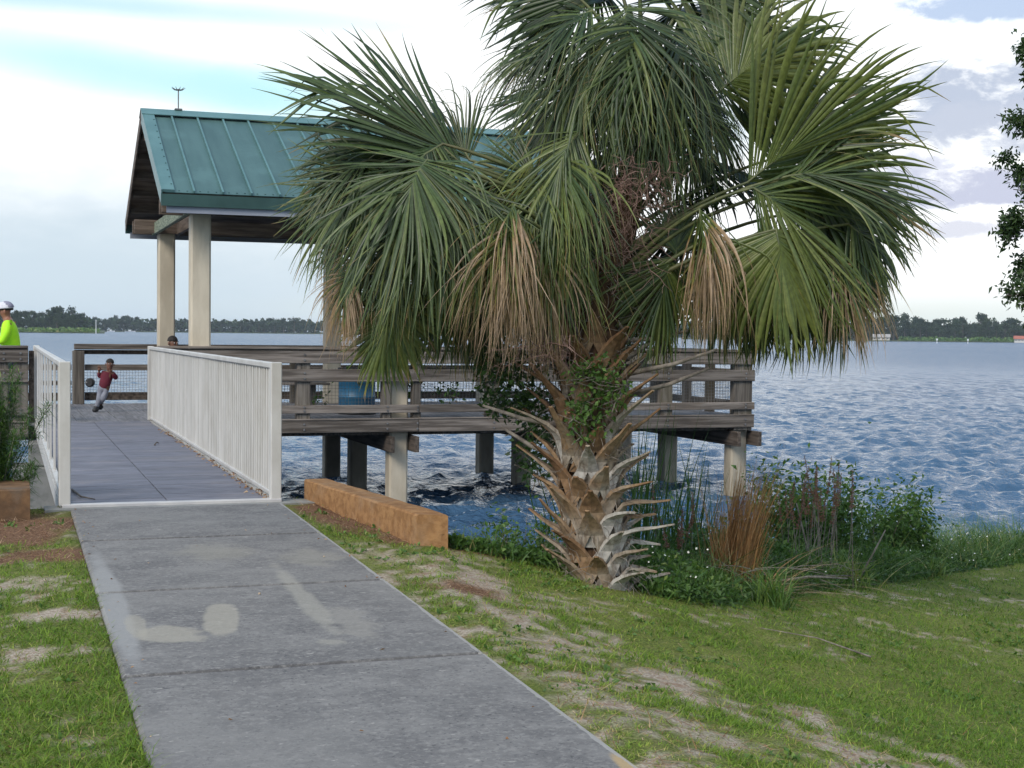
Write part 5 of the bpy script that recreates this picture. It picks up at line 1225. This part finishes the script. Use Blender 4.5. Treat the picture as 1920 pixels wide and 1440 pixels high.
# ------------------------------------------------------------------ far shore
def far_shore():
    g = np.random.default_rng(99)
    hy = lambda px: 613.9 + .0106 * px
    def foot(px, D): p = sight(px, hy(px), D); return np.array([p[0], p[1], WATER + .35])
    soil = surf('far_bank', (.035, .05, .02), (.07, .09, .035), .2, .95, None, 0, vary=0)
    protos = []
    for k in range(9):
        gg = np.random.default_rng(200 + k); tall = gg.uniform(.9, 1.1); lobes = []
        for j in range(11):
            hgt = gg.uniform(.22, .93); wmax = .36 * math.sin(math.pi * min(max(hgt, .12), .97)) ** .7 * (1.1 if k % 3 else .75); w = gg.random() * 6.28
            lobes.append((math.cos(w) * wmax * gg.random() ** .5 * .8, math.sin(w) * wmax * gg.random() ** .5 * .8, hgt, gg.uniform(.10, .17)))
        P = []; T = []
        for x, y, z, r in lobes:
            m_ = 80; d = rand_dirs(gg, m_); P.append(np.array([x, y, z]) + d * r * gg.uniform(.3, 1.15, (m_, 1)) * [1, 1, .75]); T.append(.45 + .12 * gg.normal(size=m_) + .2 * gg.normal())
        P = np.concatenate(P); T = np.concatenate(T); v, f, t = leaf_mesh(gg, P, rand_dirs(gg, len(P)), gg.uniform(.04, .085, len(P)), np.clip(T, .02, 1), .9)
        tb = MB(); tb.tube([(0, 0, -.05), (.01, 0, .4), (0, .01, .85)], [.022, .014, .004], 5, cap=False)
        for x, y, z, r in lobes[:4]: tb.tube([(0, 0, z * .6), (x, y, z)], [.009, .003], 4, cap=False)
        v = np.concatenate([v, np.array(tb.v)]); ff = np.concatenate([f, np.array(tb.f) + len(t)])
        me = mesh_np('far_tree', v, ff, [far_leaf, bark], [0] * len(f) + [1] * len(tb.f), np.concatenate([t, np.full(len(tb.v), .3)]))
        protos.append(me)
    GR = ('trees of the wooded headland at the left', 'trees of the distant shore beyond the pavilion', 'trees of the wooded shore at the right')
    LB = ('dark tree in the wooded headland across the water at the left', 'hazy tree in the distant wooded shoreline behind the pavilion and palm', 'tree in the wooded shoreline across the water at the right')
    def row(x0, x1, D, tops, step, gi, jit=60, kmin=.8):
        px = x0
        while px < x1:
            top = np.interp(px, *zip(*tops)); Dk = D + g.uniform(0, jit); H = (hy(px) + 2.3 * FPX / Dk - top) * Dk / FPX * g.uniform(kmin, 1.04)
            o = link('far_tree', protos[g.integers(9)]); o.location = foot(px, Dk); s_ = H; w = g.uniform(.8, 1.15) * max(H, 11)
            o.scale = (w, w, s_); o.rotation_euler = (0, 0, g.random() * 6.28); tag(o, LB[gi], 'tree', GR[gi]); px += step * g.uniform(.6, 1.4)
    TL = [(-200, 578), (0, 582), (20, 576), (50, 583), (85, 582), (105, 575), (125, 572), (145, 580), (160, 592), (180, 606)]
    row(-160, 150, 800, TL, 15, 0); row(-160, 162, 850, TL, 15, 0, kmin=.9); row(-160, 168, 790, [(a, b + 14) for a, b in TL], 18, 0)
    TM = [(140, 592), (200, 595), (222, 589), (250, 592), (270, 599), (330, 597), (400, 597), (430, 599), (520, 596), (545, 593), (580, 598), (700, 598), (1290, 603)]
    row(150, 1290, 1200, TM, 15, 1); row(150, 1290, 1260, TM, 16, 1, kmin=.9)
    TR = [(1290, 606), (1390, 606), (1460, 604), (1560, 600), (1640, 596), (1665, 590), (1700, 589), (1735, 600), (1770, 597), (1800, 592), (1825, 597), (1838, 588), (1860, 598), (1890, 596), (1920, 600), (2100, 596)]
    row(1290, 2100, 900, TR, 15, 2, jit=40); row(1290, 2100, 950, TR, 15, 2, kmin=.9); row(1290, 2100, 885, [(a, b + 15) for a, b in TR], 18, 2)
    # dense low growth that closes the foot of the woods
    def mass(name, x0, x1, D, h, n, size, tint, m=far_leaf):
        P = np.array([foot(px, D + d) + np.array([0, 0, z]) for px, d, z in zip(g.uniform(x0, x1, n), g.uniform(0, 30, n), h * g.random(n))])
        v, f, t = leaf_mesh(g, P, rand_dirs(g, n), g.uniform(.6, 1.3, n) * size, np.clip(tint + .15 * g.normal(size=n), .02, 1), .9); tag(link(name, mesh_np(name, v, f, [m], None, t)), kind='stuff')
    mass('far_wood', -200, 176, 835, 9, 1500, 2.4, .35); mass('far_wood', 150, 1300, 1240, 10, 6500, 3.4, .4); mass('far_wood', 1280, 2150, 925, 10, 5200, 2.8, .35)
    mass('marsh_reeds', -60, 186, 765, 2.0, 1300, 1.5, .60, weed_leaf); mass('marsh_reeds', 1685, 2100, 850, 2.2, 1900, 1.5, .42, weed_leaf)
    # banks
    for x0, x1, D in ((-260, 196, 760), (140, 1300, 1180), (1280, 2200, 845)):
        a, b = foot(x0, D), foot(x1, D); c, d = foot(x1, D + 500), foot(x0, D + 500); mb = MB()
        n = 24; ring = []
        for k in range(n + 1):
            p = a + (b - a) * k / n + unit(a * [1, 1, 0]) * g.uniform(-4, 6) * (0 < k < n); ring.append(p)
        v = [p - Z * (.35 + 1.2) for p in ring] + [p + Z * .15 for p in ring] + [d + (c - d) * k / n + Z * .6 for k in range(n + 1)]
        f = [(r * (n + 1) + k, r * (n + 1) + k + 1, (r + 1) * (n + 1) + k + 1, (r + 1) * (n + 1) + k) for r in range(2) for k in range(n)]
        mb.add(v, f); tag(mb.build('far_bank', soil, fix=False), kind='structure')
    # houses, docks, boats and markers, all tiny
    wall_m = surf('house_wall', (.5, .48, .45), (.6, .58, .55), 2, .7, None, 0); roof_m = surf('house_roof', (.30, .28, .27), (.4, .38, .36), 2, .8, None, 0); red_m = surf('red_roof', (.33, .10, .06), (.42, .14, .09), 2, .7, None, 0); win_m = surf('dark_window', (.02, .025, .03), (.03, .035, .04), 2, .2, None, 0)
    white_p = surf('white_paint', (.7, .7, .7), (.8, .8, .8), 2, .5, None, 0)
    def house(px, D, w, h, label, rm):
        p = foot(px, D); r = thing('lake_house', tuple(p), label, 'house'); rz = math.atan2(-p[0], p[1]); M = np.array([[math.cos(rz), -math.sin(rz)], [math.sin(rz), math.cos(rz)]])
        def put(mb, *a):
            mb.v = [(*(M @ np.array(q_[:2]) + p[:2]), q_[2] + p[2]) for q_ in mb.v]; return mb.build(*a)
        mb = MB(); mb.box(-w / 2, w / 2, -3, 3, -.6, h); put(mb, 'wall', wall_m, r)
        mb = MB(); mb.prism([(-3.6, h), (3.6, h), (0, h + 1.9)], 0, -w / 2 - .5, w / 2 + .5); put(mb, 'roof', rm, r)
        for k in range(4):
            mb = MB(); x = -w / 2 + w * (k + .5) / 4; mb.box(x - .6, x + .6, -3.06, -2.9, .9, h - .6); put(mb, 'window', win_m, r)
    house(1405, 868, 11, 2.6, 'small white house on the far shore, left of the hanging right fronds', roof_m)
    house(1440, 874, 6, 2.2, 'pale shed beside the small white house on the far shore', roof_m)
    house(1652, 868, 10, 2.0, 'low grey boathouse on the far shore below the right frond tips', roof_m)
    house(1914, 838, 7, 1.8, 'red roofed boathouse on the far shore at the right edge', red_m)
    def boat(px, D, L, label):
        p = foot(px, D); p[2] = WATER - .1; r = thing('boat', tuple(p), label, 'boat'); mb = MB(); sec = []
        for k in range(7):
            t = k / 6; x = (t - .5) * L; w = L * .16 * (1 - max(0, t - .4) ** 2 * 2.4); sec += [(x, -w, .9 + .35 * t * t), (x, -w * .6, 0), (x, w * .6, 0), (x, w, .9 + .35 * t * t)]
        v = [np.array(q_) + p for q_ in sec]; f = [(i * 4 + j, i * 4 + j + 1, i * 4 + j + 5, i * 4 + j + 4) for i in range(6) for j in range(3)] + [(0, 1, 2, 3), (27, 26, 25, 24)] + [(i * 4 + 3, i * 4, i * 4 + 4, i * 4 + 7) for i in range(6)]
        mb.add(v, f); mb.build('hull', white_p, r); mb = MB(); mb.cbox(p[0] - L * .16, p[0] + L * .1, p[1] - L * .09, p[1] + L * .09, p[2] + .95, p[2] + 2.0, .1); mb.build('cabin', white_p, r)
        mb = MB(); mb.box(p[0] - L * .2, p[0] + L * .14, p[1] - L * .12, p[1] + L * .12, p[2] + 2.05, p[2] + 2.15); mb.build('roof', white_p, r)
    boat(244, 1120, 8, 'white boat at the distant shore, left of the cream pavilion posts'); boat(208, 1130, 6, 'small white boat moored at the far shore near the mast')
    p = foot(180, 745); r = thing('mast', tuple(p), 'pale pole standing at the tip of the left headland', 'pole'); mb = MB(); mb.tube([p - Z * 2, p + Z * 6.3], [.22, .14], 6); mb.build('pole', white_p, r)
    mb = MB(); mb.tube([p + Z * 6.3, p + Z * 6.8], [.3, .05], 6); mb.build('top_cap', white_p, r)
    for k, (px, lab) in enumerate(((1757, 'left one of two small channel markers off the right shore'), (1815, 'right one of two small channel markers off the right shore'))):
        p = foot(px, 640); p[2] = WATER; r = thing('channel_marker', tuple(p), lab, 'channel marker', 'channel markers off the right shore'); mb = MB(); mb.tube([p - Z * 1, p + Z * 1.9], .13, 6); mb.build('pole', white_p, r)
        mb = MB(); mb.cbox(p[0] - .4, p[0] + .4, p[1] - .06, p[1] + .06, p[2] + 1.3, p[2] + 2.1, .02); mb.build('sign_board', white_p, r)
far_shore()

# ------------------------------------------------------------------ air
HAZE = .00013
if HAZE:
    mb = MB(); mb.box(-4400, 4400, -4400, 4400, -4.3, 26)
    m = bpy.data.materials.new('air'); m.use_nodes = True; t = m.node_tree; t.nodes.clear(); out = N(t, 'ShaderNodeOutputMaterial'); pv = N(t, 'ShaderNodeVolumePrincipled')
    pv.inputs['Color'].default_value = (.78, .87, 1, 1); pv.inputs['Density'].default_value = HAZE; pv.inputs['Anisotropy'].default_value = 0
    t.links.new(pv.outputs[0], out.inputs['Volume']); tag(mb.build('haze', m), kind='stuff')
